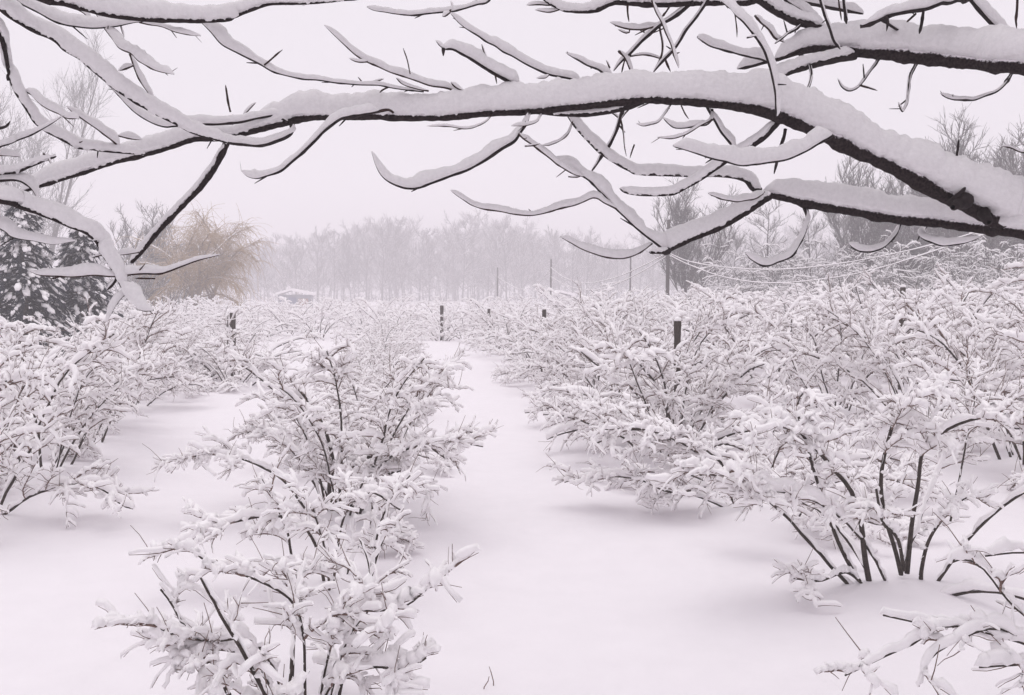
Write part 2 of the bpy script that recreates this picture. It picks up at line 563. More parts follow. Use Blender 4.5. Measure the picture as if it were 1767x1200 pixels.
def build_bushes():
    near = {'row right of the right-hand lane': [], }
    # --- bushes followed from the photograph
    def base_at(px, py, d):
        b = at(px, py, d); b[2] = float(gz(b[0], b[1])); return b
    specs = []
    b = base_at(1545, 1010, 6.8)
    specs.append((b, 6, 8, 1.6, 0.75, 'large bush with thick dark bare stems at lower right, nearest to the camera', [
        ([(1503, 1022), (1492, 960), (1486, 905), (1470, 850), (1440, 812), (1405, 772), (1370, 742), (1325, 735), (1285, 745)], 6.75, 6.3, 11, 4, 1.15),
        ([(1492, 1018), (1462, 968), (1440, 920), (1420, 860), (1402, 805), (1392, 765), (1378, 720)], 6.75, 6.5, 8, 4, 1.2),
        ([(1555, 992), (1545, 950), (1527, 890), (1520, 830), (1530, 770), (1552, 705), (1580, 682), (1635, 668)], 6.8, 6.6, 8, 5, 1.1),
        ([(1565, 990), (1574, 900), (1584, 840), (1592, 780), (1618, 752), (1665, 728), (1725, 716)], 6.8, 6.6, 9, 4, 1.1),
        ([(1560, 985), (1549, 930), (1525, 905), (1518, 880), (1512, 845)], 6.7, 6.4, 7, 4, 1.0),
        ([(1590, 1012), (1590, 985), (1604, 930), (1640, 880), (1668, 858)], 6.8, 6.6, 8, 3, 1.1),
        ([(1490, 1010), (1460, 988), (1420, 1002), (1395, 1002), (1370, 998)], 6.7, 6.4, 5, 3, 0.9),
        ([(1640, 900), (1655, 830), (1668, 760), (1682, 690), (1672, 640)], 6.9, 7.1, 4, 2, 0.8)], 0.55, 0.8, (0.15, 0.46)))
    b = base_at(1315, 868, 9.45)
    specs.append((b, 13, 23, 1.68, 1.15, 'bush with dark stem cluster under white snow, second in the right row', [
        ([(1290, 868), (1262, 845), (1215, 842), (1160, 850), (1110, 830)], 9.4, 8.9, 7, 3, 1.1),
        ([(1365, 878), (1388, 838), (1405, 800), (1410, 740)], 9.4, 9.2, 9, 4, 1.0),
        ([(1285, 870), (1268, 835), (1230, 785), (1160, 750), (1085, 742), (1030, 765)], 9.4, 9.0, 6, 3, 1.1)], 0.3, 1.0, (0.22, 0.6)))
    b = base_at(513, 1258, 4.6)
    specs.append((b, 4, 31, 0.85, 0.45, 'nearest bush of the middle row, spreading over the lower edge', [
        ([(527, 1255), (526, 1165), (524, 1100), (512, 1050), (488, 1024), (440, 1000), (385, 980), (345, 962), (333, 950)], 4.6, 4.4, 6, 3, 1.0),
        ([(500, 1240), (470, 1150), (430, 1104), (380, 1106), (330, 1103), (290, 1091), (257, 1075)], 4.6, 4.3, 6, 3, 1.1),
        ([(500, 1250), (450, 1160), (400, 1124), (340, 1124), (290, 1122)], 4.6, 4.4, 5, 3, 1.0),
        ([(560, 1240), (590, 1130), (610, 1085), (636, 1054), (641, 1015), (634, 965), (620, 930)], 4.6, 4.7, 5, 2, 0.5),
        ([(545, 1250), (570, 1120), (605, 1058), (650, 1055), (700, 1046), (735, 1018)], 4.6, 4.5, 5, 3, 1.25),
        ([(545, 1250), (575, 1180), (640, 1152), (700, 1156), (735, 1136)], 4.6, 4.4, 5, 3, 1.2)], 0.22, 0.7, (0.12, 0.36)))
    b = base_at(570, 1012, 6.7)
    specs.append((b, 4, 44, 0.95, 0.7, 'second bush of the middle row, arching low over the left lane', [
        ([(560, 1010), (548, 950), (520, 905), (470, 890), (410, 900), (355, 915), (312, 945)], 6.7, 6.4, 6, 3, 1.1),
        ([(575, 1010), (585, 930), (600, 880), (640, 850), (690, 880)], 6.7, 6.6, 5, 3, 0.9)], 0.35, 0.85, (0.2, 0.5)))
    b = base_at(600, 888, 8.9)
    specs.append((b, 14, 52, 1.5, 0.6, 'wide fan shaped bush of the middle row, third from the camera', [
        ([(600, 885), (602, 830), (612, 800), (650, 785), (695, 772), (735, 770), (770, 792)], 8.9, 8.6, 8, 3, 1.1),
        ([(575, 888), (568, 840), (575, 800), (560, 740), (530, 690), (500, 655)], 8.9, 8.7, 9, 4, 1.0),
        ([(625, 880), (645, 835), (680, 815), (715, 818), (742, 850)], 8.9, 8.6, 6, 3, 1.0)], 0.28, 1.0, (0.18, 0.48)))
    b = base_at(2010, 1310, 4.25)
    specs.append((b, 0, 61, 0.95, 0.8, 'snowy branches reaching in at the bottom right corner', [
        ([(2000, 1300), (1930, 1190), (1850, 1145), (1767, 1112), (1700, 1087), (1655, 1082), (1610, 1080), (1560, 1070), (1524, 1062)], 4.25, 4.1, 4.5, 3, 0.75),
        ([(2000, 1300), (1850, 1150), (1700, 1092), (1625, 1082), (1580, 1110), (1540, 1127), (1500, 1146), (1458, 1166)], 4.2, 4.0, 4.5, 3, 0.9),
        ([(2000, 1300), (1850, 1160), (1740, 1090), (1690, 1090), (1640, 1112), (1602, 1140), (1585, 1185)], 4.2, 4.0, 4.5, 3, 0.9),
        ([(2000, 1300), (1880, 1170), (1795, 1085), (1752, 1050), (1722, 1015), (1700, 985), (1667, 964), (1640, 972)], 4.2, 4.2, 4.5, 3, 0.8),
        ([(1990, 1300), (1900, 1080), (1830, 980), (1780, 955), (1740, 955), (1700, 960)], 4.2, 4.2, 4.5, 3, 0.9),
        ([(2000, 1300), (1880, 1190), (1800, 1150), (1740, 1149), (1690, 1152)], 4.2, 4.0, 4.5, 3, 0.9)], 0.55, 0.33, (0.07, 0.2)))
    for (b, n, seed, h, spread, label, tr, lf, dens, latl) in specs:
        ex = [traced(p, d0, d1, w0, w1, b, sf) for (p, d0, d1, w0, w1, sf) in tr]
        root = make_bush(seed, n=n, h=h, spread=spread, extra_traced=ex, hs=1.1, lf=lf, dens=dens, latl=latl, up=0.8 if seed == 52 else 0.5)
        root.location = b
        BUSHES.append((b[0], b[1]))
        tag(root, label, 'bush', 'bushes standing in rows along the lanes')
    # --- the kinds that are repeated
    protos = [make_bush(100 + i, n=12, h=1.42 + 0.06 * i, spread=1.05 + 0.05 * (i % 3)) for i in range(3)]
    used = [False] * 3
    def near_bush(x, y, rz, s, label, group):
        k = bush_no[0] % 3
        bush_no[0] += 1
        if not used[k]:
            used[k] = True
            ob = protos[k]
            ob.location = (x, y, float(gz(x, y)))
            ob.rotation_euler = (0, 0, rz); ob.scale = (s * (0.84 if s > 1.1 else 0.96), s * (0.84 if s > 1.1 else 0.96), s)
            tag(ob, label, 'bush', group)
            BUSHES.append((x, y))
        else:
            place_bush(protos[k], x, y, rz, s, label, group)
    M1 = [far_bush_mesh(200 + i, 1, 11, 1.5, 1.15) for i in range(5)]
    M2 = [far_bush_mesh(300 + i, 2, 10, 1.5, 1.6) for i in range(5)]
    def far_bush(x, y, s, label, group, lod, d_row=False):
        me = (M1 if lod == 1 else M2)[rng.integers(0, 5)]
        ob = put('snowy_bush', me, None, (x, y, float(gz(x, y))))
        ob.rotation_euler = (0, 0, rng.uniform(0, 6.28)); w_ = 0.86 if d_row else 1.05
        ob.scale = (s * w_, s * w_, s)
        tag(ob, label, 'bush', group)
        BUSHES.append((x, y))
    G = 'bushes standing in rows along the lanes'
    rows = [('row left of the left lane', ROWS['left'], [8.4, 10.7, 12.9, 15.1, 17.4, 19.7, 22.0], [24.3, 26.7, 29.2, 31.8, 34.3, 36.8, 39.4], 0, 1.0),
            ('middle row between the two lanes', ROWS['middle'], [11.2, 13.3, 15.6, 17.9, 20.2, 22.5], [24.9, 27.3, 29.7, 32.2, 34.8, 37.3, 39.8], 3, 0.78),
            ('row right of the right lane', ROWS['right'], [12.0, 14.8, 17.3, 19.8, 22.2], [24.6, 27.0, 29.5, 32.0, 34.6, 37.2, 39.8], 2, 1.1)]
    for (nm, Lr, nd, fd, k0, sc0) in rows:
        k = k0
        for d in nd + fd:
            x, y = row_xy(Lr, d, rng.uniform(-0.12, 0.12))
            lab = 'snow-laden bush, %s from the camera in the %s' % (ORD[k], nm)
            s = sc0 * rng.uniform(0.86, 1.12) * (1.22 if d < 16 and Lr > 0 else 1.0)
            if Lr > 0 and d > 13:
                x += 0.3
            if Lr < -3:
                x -= 0.3 if d > 13 else -0.1
                s *= 0.93 if d > 13 else 1.15
            if d in nd:
                near_bush(x, y, rng.uniform(0, 6.28), s, lab, G)
            else:
                far_bush(x, y, s, lab, G, 1, True)
            k += 1
    # further rows to either side
    side = [('first row beyond the right row', 7.4, 9.2), ('second row beyond the right row', 11.1, 13.5), ('third row beyond the right row', 14.9, 20),
            ('fourth row beyond the right row', 18.7, 26), ('fifth row beyond the right row', 22.4, 33),
            ('first row beyond the left row', -7.6, 15), ('second row beyond the left row', -11.3, 21), ('third row beyond the left row', -15.0, 28), ('fourth row beyond the left row', -18.7, 35)]
    for (nm, Lr, dmin) in side:
        d = dmin
        k = 0
        while d < 41:
            x, y = row_xy(Lr, d, rng.uniform(-0.2, 0.2))
            s = rng.uniform(0.95, 1.15) * (1.36 if Lr > 0 else 1.0)
            if d < 17:
                near_bush(x, y, rng.uniform(0, 6.28), s, 'snow-laden bush, %s from the camera in the %s' % (ORD[k], nm), 'bushes in the side rows')
            else:
                far_bush(x, y, s, 'snow-laden bush, %s from the camera in the %s' % (ORD[k], nm), 'bushes in the side rows', 1)
            k += 1
            d += rng.uniform(2.2, 2.7)
    far_bush(*xy(762, 41.0), 0.95, 'small snow-covered bush at the foot of the post closing the right lane', G, 1)
    far_bush(*xy(1168, 12.7), 1.18, 'snow-covered bush crowding the foot of the broad post in the right row', G, 1)
    far_bush(*xy(402, 20.9), 0.95, 'low snow-covered bush directly before the tall post of the left row', G, 1)
    far_bush(*xy(404, 22.2), 1.2, 'snow-covered bush in front of the tall post of the left row', G, 1)
    # the closed mass of bushes across the far end
    n = 0
    d = 43.0
    while d < 84 and n < 190:
        half = d * 0.55
        x = -half + rng.uniform(0, 2)
        while x < half and n < 190:
            far_bush(x + rng.uniform(-0.4, 0.4), d + rng.uniform(-0.8, 0.8), rng.uniform(0.9, 1.25) * (1.3 if x > 3 else 1.0),
                     'small snow-buried bush in the white mass before the far wood', 'bushes massed across the far end of the field', 2)
            n += 1
            x += rng.uniform(2.6, 3.4) * (1 + (d - 43) / 60)
        d += 3.2 + (d - 43) * 0.08

# ------------------------------------------------------------------ overhanging trees
def fbm(p, s):
    return mnoise.noise(Vector((p[0] * s, p[1] * s, p[2] * s)))

def branch(tree, pts, w, s, d, name=None, seed=0, sw=0.8, frill=1.0):
    """a branch along photograph points; w bark widths and s snow heights in photograph pixels, d depths"""
    k = len(pts)
    def per(v):
        v = np.atleast_1d(np.asarray(v, float))
        return np.interp(np.linspace(0, 1, k), np.linspace(0, 1, len(v)), v)
    w, s, d = per(w), per(s), per(d)
    P = np.array([at(x, y, dd) for (x, y), dd in zip(pts, d)])
    big = w.max() > 8
    S, par = spline(P, 0.007 if big else 0.012)
    ip = np.arange(k)
    W = np.interp(par, ip, w * d / F); H = np.interp(par, ip, s * d / F)
    n = len(S)
    rg = np.random.default_rng(seed * 7 + int(pts[0][0] * 3 + pts[0][1]) % 99991)
    # bark: small wobble, knots and buds
    rad = W * (0.59 if big else 0.54) + 0.0003
    rn = np.array([fbm(p, 14) * 0.18 + fbm(p, 45) * 0.16 for p in S])
    rad = rad * (1 + rn)
    for _ in range(max(1, n // (60 if big else 14))):
        i = rg.integers(0, n)
        rad *= 1 + rg.uniform(0.12, 0.4) * np.exp(-((np.arange(n) - i) / (3.5 if big else 1.2)) ** 2)
    if not big:
        m_ = max(3, n // 4)
        rad[-m_:] *= np.linspace(1, 0.5, m_)
    rad[-1] *= 0.6
    jit = np.array([[fbm(p, 7), fbm(p + 31.7, 7), fbm(p + 77.1, 7)] for p in S]) * (0.18 * W)[:, None]
    if not big:
        jit = jit + np.array([[fbm(p + 5.1, 13), 0, fbm(p + 17.3, 13)] for p in S]) * 0.0055
    S = S + jit
    b = Acc()
    b.tubes(S, rad, 10 if big else 6)
    # stubs of buds
    nb = int(n * 0.055) + (1 if n > 14 else 0) if not big else n // 70
    if nb:
        i = rg.integers(1, n, nb)
        t = unit(S[i] - S[i - 1])
        dr = unit(t * 0.8 + rg.standard_normal((nb, 3)) * 0.6)
        L = 0.008 + 0.07 * rg.random((nb, 1)) ** 2.5
        dr = unit(dr - np.array([0, 0, 0.0]))
        Q = np.stack([S[i], S[i] + dr * L * 0.6, S[i] + dr * L], 1)
        r0_ = np.minimum(rad[i] * 0.6, 0.0035)
        rr = np.stack([r0_, r0_ * 0.85, r0_ * 0.4], 1)
        b.tubes(Q, rr, 4)
    nm = name or ('limb' if w.max() >= 8 else 'branch' if w.max() >= 4 else 'twig')
    ob = b.build(nm, FROST if (w.max() >= 10 and k > 6) else BARK if w.max() >= 4.5 else TWIG, tree)
    if H.max() > 0.002:
        # gaps and lumps in the snow
        ln = np.array([fbm(p, 4.5) * 0.34 + fbm(p + 9.1, 13) * 0.32 + fbm(p + 3.3, 42) * 0.16 for p in S])
        Hh = np.maximum(H * (1 + ln), 0.0)
        Hs = H if big else Hh
        if big:
            Hs = H * (1 + 0.45 * ln)
        ws = Hs * sw + W * 1.1
        e = max(2, min(n // 3, 4 if not big else 6))
        end = np.ones(n)
        ramp_ = np.sqrt(np.clip(np.arange(e) / e, 0.03, 1))
        end[:e] = ramp_; end[-e:] = np.minimum(end[-e:], ramp_[::-1])
        Hs = Hs * end; ws = ws * end
        T = unit(np.gradient(S, axis=0))
        nn = UP - (T @ UP)[:, None] * T + np.array([0.10, 0, 0])
        nn[:, 1] *= 0.25
        nn[:, 0] += 0.5 * np.clip(np.abs(T[:, 2]) - 0.85, 0, 1) / 0.15
        nn = unit(nn - (nn * T).sum(-1, keepdims=True) * T)
        # keep the lean of the snow from flickering along the line
        for _ in range(3):
            nn[1:-1] = unit(nn[:-2] + nn[1:-1] * 2 + nn[2:])
        ss_ = np.cross(T, nn)
        sides = 18 if big else 11
        a = np.arange(sides) * 2 * math.pi / sides
        ca, sa = np.cos(a), np.sin(a)
        # a mushroom-like section: round top, skirts that hang a little past the bark
        low = sa < 0
        V = np.zeros((n, sides, 3))
        base = rad * 0.5
        for j in range(sides):
            if low[j]:
                hh = -(0.12 * Hs + 0.002) * abs(sa[j])
            else:
                hh = Hs * sa[j] * 0.86
            f = np.ones(n)
            if low[j] and big:
                fr = frill * abs(sa[j]) * np.array([fbm(p + j * 0.9, 30) * 0.009 + fbm(p + j * 1.7, 90) * 0.011 for p in S])
                hh = hh + fr
            elif not low[j]:
                f = f + np.array([fbm(p + j * 0.13, 9) * 0.09 + fbm(p + j * 0.17, 24) * 0.10 + fbm(p + j * 0.3, 70) * 0.05 for p in S])
            c = S + nn * (base + Hs * 0.12)[:, None]
            V[:, j] = c + ss_ * (ws * 0.5 * ca[j])[:, None] + nn * (hh * f)[:, None]
        sn = Acc()
        sn._rings(V[None], 1, n, sides, 0)
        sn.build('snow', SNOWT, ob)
    return ob

def overhanging_trees():
    t = thing('overhanging_tree', 'dark snow-laden limbs of the tree hanging in from the right side', 'tree', (3.75, 3.0, 0))
    inv = np.array([3.75, 3.0, 0])
    class T_: pass
    root = t
    # everything below is followed in world space, so the Empty gets its own place by an inverse
    def B(*a, **k):
        ob = branch(root, *a, **k)
        ob.matrix_parent_inverse = root.matrix_world.inverted() if False else ob.matrix_parent_inverse
        ob.location = tuple(-np.array(root.location))
        return ob
    # trunk, out of the picture to the right
    tr = Acc()
    zz = np.linspace(-0.2, 5.2, 60)
    P = np.stack([3.75 + 0.10 * np.sin(zz * 0.9), 3.0 + 0.08 * np.cos(zz * 0.8), zz], -1)
    rr = 0.20 - 0.024 * np.maximum(zz, 0) + 0.10 * np.exp(-np.maximum(zz, 0) * 3)
    tr.tubes(P - inv, rr, 16)
    tr.build('trunk', BARK, root)
    # the long limb that crosses the picture
    A = [(2990, 620), (2400, 520), (2000, 444), (1767, 394), (1700, 373), (1650, 346), (1600, 322), (1550, 293), (1500, 268), (1450, 246), (1405, 225), (1350, 203),
         (1310, 187), (1280, 182), (1230, 178), (1180, 174), (1120, 172), (1060, 176), (1000, 183), (940, 189), (880, 193), (820, 197), (760, 202), (700, 204), (650, 201),
         (600, 202), (560, 202), (520, 205), (480, 214), (440, 224), (400, 235), (370, 238), (335, 240), (300, 252), (250, 266), (200, 280), (150, 296), (100, 312), (38, 331)]
    def prof(tab):
        xs_ = [x for x, _ in A]
        return np.interp(-np.array(xs_), -np.array([x for x, _ in tab]), [v for _, v in tab])
    wA = prof([(2990, 60), (1767, 29), (1600, 27), (1500, 25), (1400, 23), (1300, 20), (1200, 17), (1000, 15), (800, 13), (650, 13), (560, 12), (480, 13), (400, 12), (300, 10), (150, 8), (38, 5)])
    sA = prof([(2990, 40), (2000, 70), (1767, 72), (1690, 72), (1640, 66), (1550, 56), (1450, 50), (1350, 56), (1310, 62), (1280, 56), (1200, 50), (1100, 44), (1000, 48), (900, 46), (800, 42), (650, 40), (550, 38), (480, 36), (455, 22), (400, 18), (340, 26), (250, 27), (100, 27), (38, 24)])
    dA = prof([(2990, 3.0), (1767, 3.6), (1300, 3.6), (480, 3.8), (38, 3.9)])
    B(A, wA * 0.86, sA, dA, name='limb')
    Bl = [(2995, 640), (2400, 540), (2000, 452), (1767, 403), (1700, 393), (1640, 386), (1600, 382), (1550, 377), (1500, 370), (1450, 361), (1400, 351), (1360, 342), (1335, 337), (1316, 333)]
    B(Bl, [44, 21, 19, 18, 16, 15, 13, 8], [40, 38, 36, 36, 36, 35, 33, 22], [3.0, 3.8, 3.95, 4.0], name='limb')
    Cl = [(2990, 330), (2400, 215), (2000, 150), (1767, 118), (1700, 112), (1640, 104), (1600, 99), (1560, 96), (1500, 91), (1467, 88), (1440, 86), (1412, 83), (1385, 87), (1360, 95), (1338, 103)]
    B(Cl, [46, 25, 23, 21, 19, 17, 16, 12, 6], [60, 58, 56, 50, 48, 44, 40, 30, 14], [3.05, 3.8, 4.0, 4.0], name='limb')
    # a limb above the picture that carries the hanging ones
    Il = [(2960, 60), (2500, -60), (2000, -120), (1700, -150), (1300, -150), (1000, -150), (800, -140)]
    B(Il, [40, 30, 24, 18, 12], [40, 40], [3.1, 3.9, 4.1], name='limb')
    tab = [
        # under the lower limb, right
        ([(1312, 330), (1298, 326), (1288, 314), (1270, 307), (1240, 304), (1200, 304), (1150, 302), (1100, 300), (1085, 294), (1060, 280), (1030, 258), (1000, 227), (985, 207), (972, 186)], [9, 5, 4, 4, 4, 4, 3.5], [20, 18, 17, 17, 16, 15, 12], [4.0, 3.8]),
        ([(1328, 338), (1300, 356), (1270, 376), (1240, 393), (1200, 408), (1170, 422), (1150, 433)], [13, 12, 11, 9], [14, 22, 26, 28], [3.95, 3.85]),
        ([(1150, 432), (1120, 411), (1100, 394), (1070, 368), (1040, 335), (1020, 313), (1000, 300), (975, 285), (957, 271)], [5, 4, 4, 3.5], [22, 20, 18, 16, 10], [3.85, 3.8]),
        ([(1153, 433), (1140, 435), (1122, 436)], [9, 6, 5], 6, [3.84, 3.75]),
        ([(1066, 362), (1045, 351), (1025, 341), (985, 355), (940, 367), (910, 372), (870, 367), (820, 355), (800, 344), (779, 329)], [3.5, 3], [6, 10, 9, 8, 7], [3.83, 3.7]),
        ([(1125, 421), (1105, 435), (1085, 444), (1062, 447), (1020, 436), (985, 419), (968, 409)], [4, 3], [8, 11, 12, 9], [3.85, 3.65]),
        ([(911, 190), (906, 214), (895, 230), (880, 247), (850, 267), (810, 290), (770, 307), (730, 320), (705, 325), (690, 323), (665, 308), (650, 285), (641, 262)], [8, 7, 6, 5, 4, 3], [2, 9, 14, 17, 17, 14, 8], [3.68, 3.45]),
        ([(893, 230), (910, 245), (940, 265), (960, 282), (985, 298), (1006, 304)], 3.2, [6, 9, 9, 6], [3.62, 3.8]),
        ([(905, 252), (920, 251), (932, 247)], 2.2, 2, 3.62),
        ([(980, 305), (992, 305), (1003, 303)], 2.2, 2, 3.8),
        ([(936, 195), (926, 209), (905, 217), (882, 218)], [3, 2], [2, 5, 5], [3.7, 3.5]),
        ([(848, 198), (840, 208), (825, 217), (808, 222), (770, 219), (738, 217)], [3, 2], [0, 2, 4, 4], [3.7, 3.5]),
        ([(1110, 176), (1082, 185), (1050, 193), (1010, 198), (975, 198), (940, 195), (905, 190)], [9, 8, 7, 6, 6], 9, [3.66, 3.8]),
        ([(988, 210), (980, 228), (965, 243), (950, 249), (935, 250)], [3, 2.4], [1, 3, 3], [3.8, 3.65]),
        ([(1080, 178), (1076, 190), (1070, 208), (1062, 230), (1052, 252), (1040, 268), (1030, 284), (1020, 297)], [6, 5, 5, 4], [1, 3, 4, 2], [3.7, 3.95]),
        ([(1071, 208), (1075, 235), (1081, 270)], [2.6, 2], 1, [3.75, 3.75]),
        ([(1050, 190), (1060, 197), (1071, 207)], 2.2, 2, 3.8),
        ([(1090, 185), (1080, 196), (1072, 207)], 2.2, 1, 3.75),
        ([(1095, 250), (1090, 265), (1087, 275)], 2.2, 0, 3.9),
        ([(1158, 180), (1147, 196), (1135, 210), (1114, 217), (1099, 214)], [3, 2.4], [1, 3, 5], [3.66, 3.5]),
        ([(1229, 188), (1227, 204), (1218, 214), (1205, 218), (1190, 219), (1166, 219), (1155, 213), (1145, 204)], [5, 3.5, 3], [2, 8, 11, 10, 8], [3.66, 3.5]),
        ([(1228, 206), (1205, 219), (1180, 232), (1160, 238), (1135, 239)], [3.5, 2.6], [3, 5, 5], [3.6, 3.5]),
        ([(1175, 183), (1182, 198), (1188, 207)], 2, 0, 3.6),
        ([(1220, 184), (1240, 218), (1258, 246), (1267, 256)], [5, 4], [8, 12, 12], [3.66, 3.75]),
        ([(1345, 207), (1320, 235), (1295, 253), (1270, 268), (1250, 281), (1225, 298), (1205, 312), (1180, 326), (1160, 335), (1130, 337), (1100, 336), (1080, 332), (1070, 325)], [11, 9, 7, 5, 4.5, 4, 3.5], [8, 12, 13, 14, 13, 11], [3.62, 3.75]),
        ([(1437, 232), (1405, 253), (1375, 269), (1340, 279), (1300, 284), (1280, 286), (1250, 279), (1215, 270), (1185, 259), (1161, 252)], [5, 4.5, 4, 4], [26, 26, 25, 25, 24, 22, 18], [3.45, 3.3]),
        ([(1354, 222), (1350, 245), (1345, 265), (1340, 285), (1337, 300)], [5, 4], 0, [3.64, 3.75]),
        ([(1318, 333), (1300, 342), (1270, 347), (1245, 343), (1223, 335)], [4, 2.6], [6, 11, 10, 8], [3.93, 3.7]),
        ([(1388, 354), (1395, 378), (1390, 395), (1380, 420), (1365, 442), (1340, 453), (1325, 458), (1310, 456), (1295, 448), (1285, 437)], [7, 6, 5, 4, 3], [1, 4, 8, 12, 12, 8], [3.98, 3.75]),
        ([(1553, 385), (1540, 410), (1525, 425), (1505, 434), (1490, 434), (1475, 428), (1464, 419)], [6, 5, 3], [2, 8, 12, 12], [3.98, 3.75]),
        ([(1600, 388), (1591, 402), (1595, 413), (1608, 420), (1630, 424), (1660, 420), (1692, 409)], [5, 4, 3], [3, 10, 14, 12, 8], [3.97, 3.7]),
        ([(1640, 352), (1655, 338), (1666, 324)], [10, 9, 4], 0, [3.55, 3.48]),
        ([(1668, 345), (1655, 352), (1645, 358)], [20, 16, 10], 0, [3.55, 3.48]),
        ([(1696, 368), (1702, 378), (1706, 384)], [20, 16, 8], 0, [3.58, 3.5]),
        ([(1647, 300), (1650, 275), (1655, 242)], [4, 4.5], 1, [3.6, 3.55]),
        ([(1767, 264), (1750, 257), (1729, 253)], [3, 2.6], 3, [3.9, 3.8]),
        # upper right
        ([(1338, 103), (1320, 107), (1290, 115), (1272, 119)], [7, 5], [14, 12], [4.0, 4.0]),
        ([(1325, 108), (1300, 99), (1270, 92), (1235, 83), (1215, 72), (1203, 65)], [4.5, 3.5, 3], [16, 15, 14, 10], [3.95, 3.7]),
        ([(1475, 96), (1440, 103), (1400, 113), (1370, 122), (1345, 132), (1322, 139)], [12, 10, 8, 7], [14, 18, 18, 14], [3.95, 3.85]),
        ([(1378, 92), (1390, 103), (1397, 113), (1400, 130), (1394, 152), (1387, 172)], [4, 5, 4], 1, [3.95, 3.8]),
        ([(1150, -150), (1215, -40), (1248, 0), (1265, 18), (1280, 35), (1293, 51), (1305, 65), (1318, 85), (1326, 107), (1335, 135), (1340, 165), (1339, 200)], [4, 4, 5, 6, 7], [14, 15, 15, 14, 11, 9], [4.1, 3.6, 3.45, 3.44, 3.44, 3.44]),
        ([(1287, 64), (1298, 62), (1305, 60)], 2.5, 5, 3.42),
        ([(1230, -60), (1310, 0), (1340, 20), (1370, 35), (1400, 43), (1424, 52)], [11, 11, 13], [16, 18, 20, 14], [4.0, 3.98]),
        ([(1320, -40), (1355, 0), (1390, 25), (1416, 45)], [5, 6], [12, 16, 10], [4.1, 4.0]),
        ([(1330, -20), (1380, 1), (1410, 8), (1430, 13), (1450, 17), (1490, 24)], [5, 6, 7], [10, 14, 14], [4.15, 4.05]),
        ([(1412, -10), (1430, 42), (1440, 68), (1449, 86)], [4, 4.5], [3, 4], [3.75, 3.9]),
        ([(1453, -20), (1458, 20), (1461, 42)], [4.5, 5], 2, [3.85, 3.9]),
        ([(1446, -10), (1452, 34)], 2.2, 0, 3.85),
        ([(1484, 46), (1520, 34), (1550, 25), (1590, 16), (1620, 8), (1650, 1), (1676, -3), (1720, -50)], [6, 8, 8, 8, 7], [10, 16, 18, 18], [3.8, 3.7, 4.0]),
        ([(1660, -20), (1676, 1), (1700, 30), (1730, 62), (1755, 90), (1775, 122), (1790, 140)], [6, 7, 8], [18, 20, 20, 14], [3.7, 3.75, 3.9]),
        ([(1520, 35), (1545, 49), (1560, 56)], [5, 4], 2, [3.8, 3.9]),
        ([(1530, 30), (1533, 40), (1531, 55)], [5, 3.5], 0, 3.75),
        ([(1594, 20), (1590, 42), (1586, 58)], [4.5, 4], 0, [3.75, 3.7]),
        ([(1580, 24), (1572, 32), (1565, 38)], [4, 3.5], 0, [3.75, 3.7]),
        ([(1757, -20), (1755, 20), (1754, 49)], [4, 3], 0, [3.8, 3.9]),
        ([(1748, 124), (1730, 148), (1710, 162), (1680, 172), (1650, 173), (1635, 170), (1624, 162)], [5, 4, 3], [0, 2, 4, 7, 6], [3.95, 3.7]),
        ([(1585, 105), (1573, 130), (1567, 160), (1562, 186), (1557, 192), (1550, 178)], [6, 4.5, 4, 2.5], [0, 1, 1, 3, 4], [4.0, 3.8]),
        ([(1517, 100), (1500, 125), (1483, 147), (1468, 156), (1455, 151), (1445, 137)], [5, 3.5, 2.6], [1, 2, 4, 4], [4.0, 3.8]),
        ([(1484, 147), (1498, 152), (1514, 157)], [2.6, 3], 1, 3.85),
        ([(1384, 40), (1365, 54), (1353, 62), (1337, 76)], [5, 4], 1, [3.98, 3.8]),
        ([(1302, 28), (1318, 43), (1335, 62), (1352, 74)], [3.2, 4], [6, 10, 8], [3.7, 3.9]),
        ([(1268, 20), (1270, 45), (1271, 66)], 1.8, 0, 3.6),
        # top centre
        ([(1500, -110), (1400, -40), (1300, 1), (1250, 4), (1200, 6), (1150, 8), (1100, 7), (1066, 4), (1052, 7), (1030, 17), (1010, 21), (985, 20), (970, 17), (948, 6), (925, -12)], [10, 9, 9, 9, 8, 8, 4, 3.5, 3], [24, 24, 22, 18, 14, 14, 12], [4.05, 3.9, 3.8]),
        ([(952, 8), (930, 9), (909, 10)], [3, 2.4], [4, 6], [3.85, 3.8]),
        ([(970, 17), (945, 21), (924, 18)], [3, 2.4], [4, 7], [3.85, 3.8]),
        ([(1197, 3), (1180, 18), (1160, 31), (1140, 43), (1120, 60), (1100, 79), (1080, 100), (1060, 122)], [7, 7, 6, 6, 5], [5, 6, 5, 4], [3.95, 4.1]),
        ([(1138, 42), (1120, 48), (1100, 51), (1080, 48), (1053, 39)], [4, 3], [4, 9, 9, 8], [4.05, 3.85]),
        ([(1124, 0), (1140, 36), (1155, 70), (1163, 95), (1171, 118)], [3, 3.4], [4, 4, 5], [3.85, 3.75]),
        ([(1226, -8), (1200, 33), (1180, 60), (1160, 87), (1140, 110), (1128, 125)], [6, 5.5, 5], [3, 3], [3.95, 4.1]),
        ([(1138, 45), (1142, 70), (1140, 100), (1129, 124)], 3.2, 1, [4.05, 4.1]),
        ([(1086, 98), (1110, 96), (1130, 99), (1149, 104)], 2.8, 3, 4.1),
        ([(1148, 103), (1157, 124)], 3.2, 0, 4.1),
        ([(1068, 87), (1080, 102), (1093, 130)], 3.2, 6, [4.05, 4.1]),
        ([(1080, 104), (1072, 127)], 2.4, 0, 4.05),
        ([(1157, 8), (1142, 31)], 3.2, 0, [3.95, 4.05]),
        ([(1083, 8), (1085, 37)], 2.8, 0, 3.9),
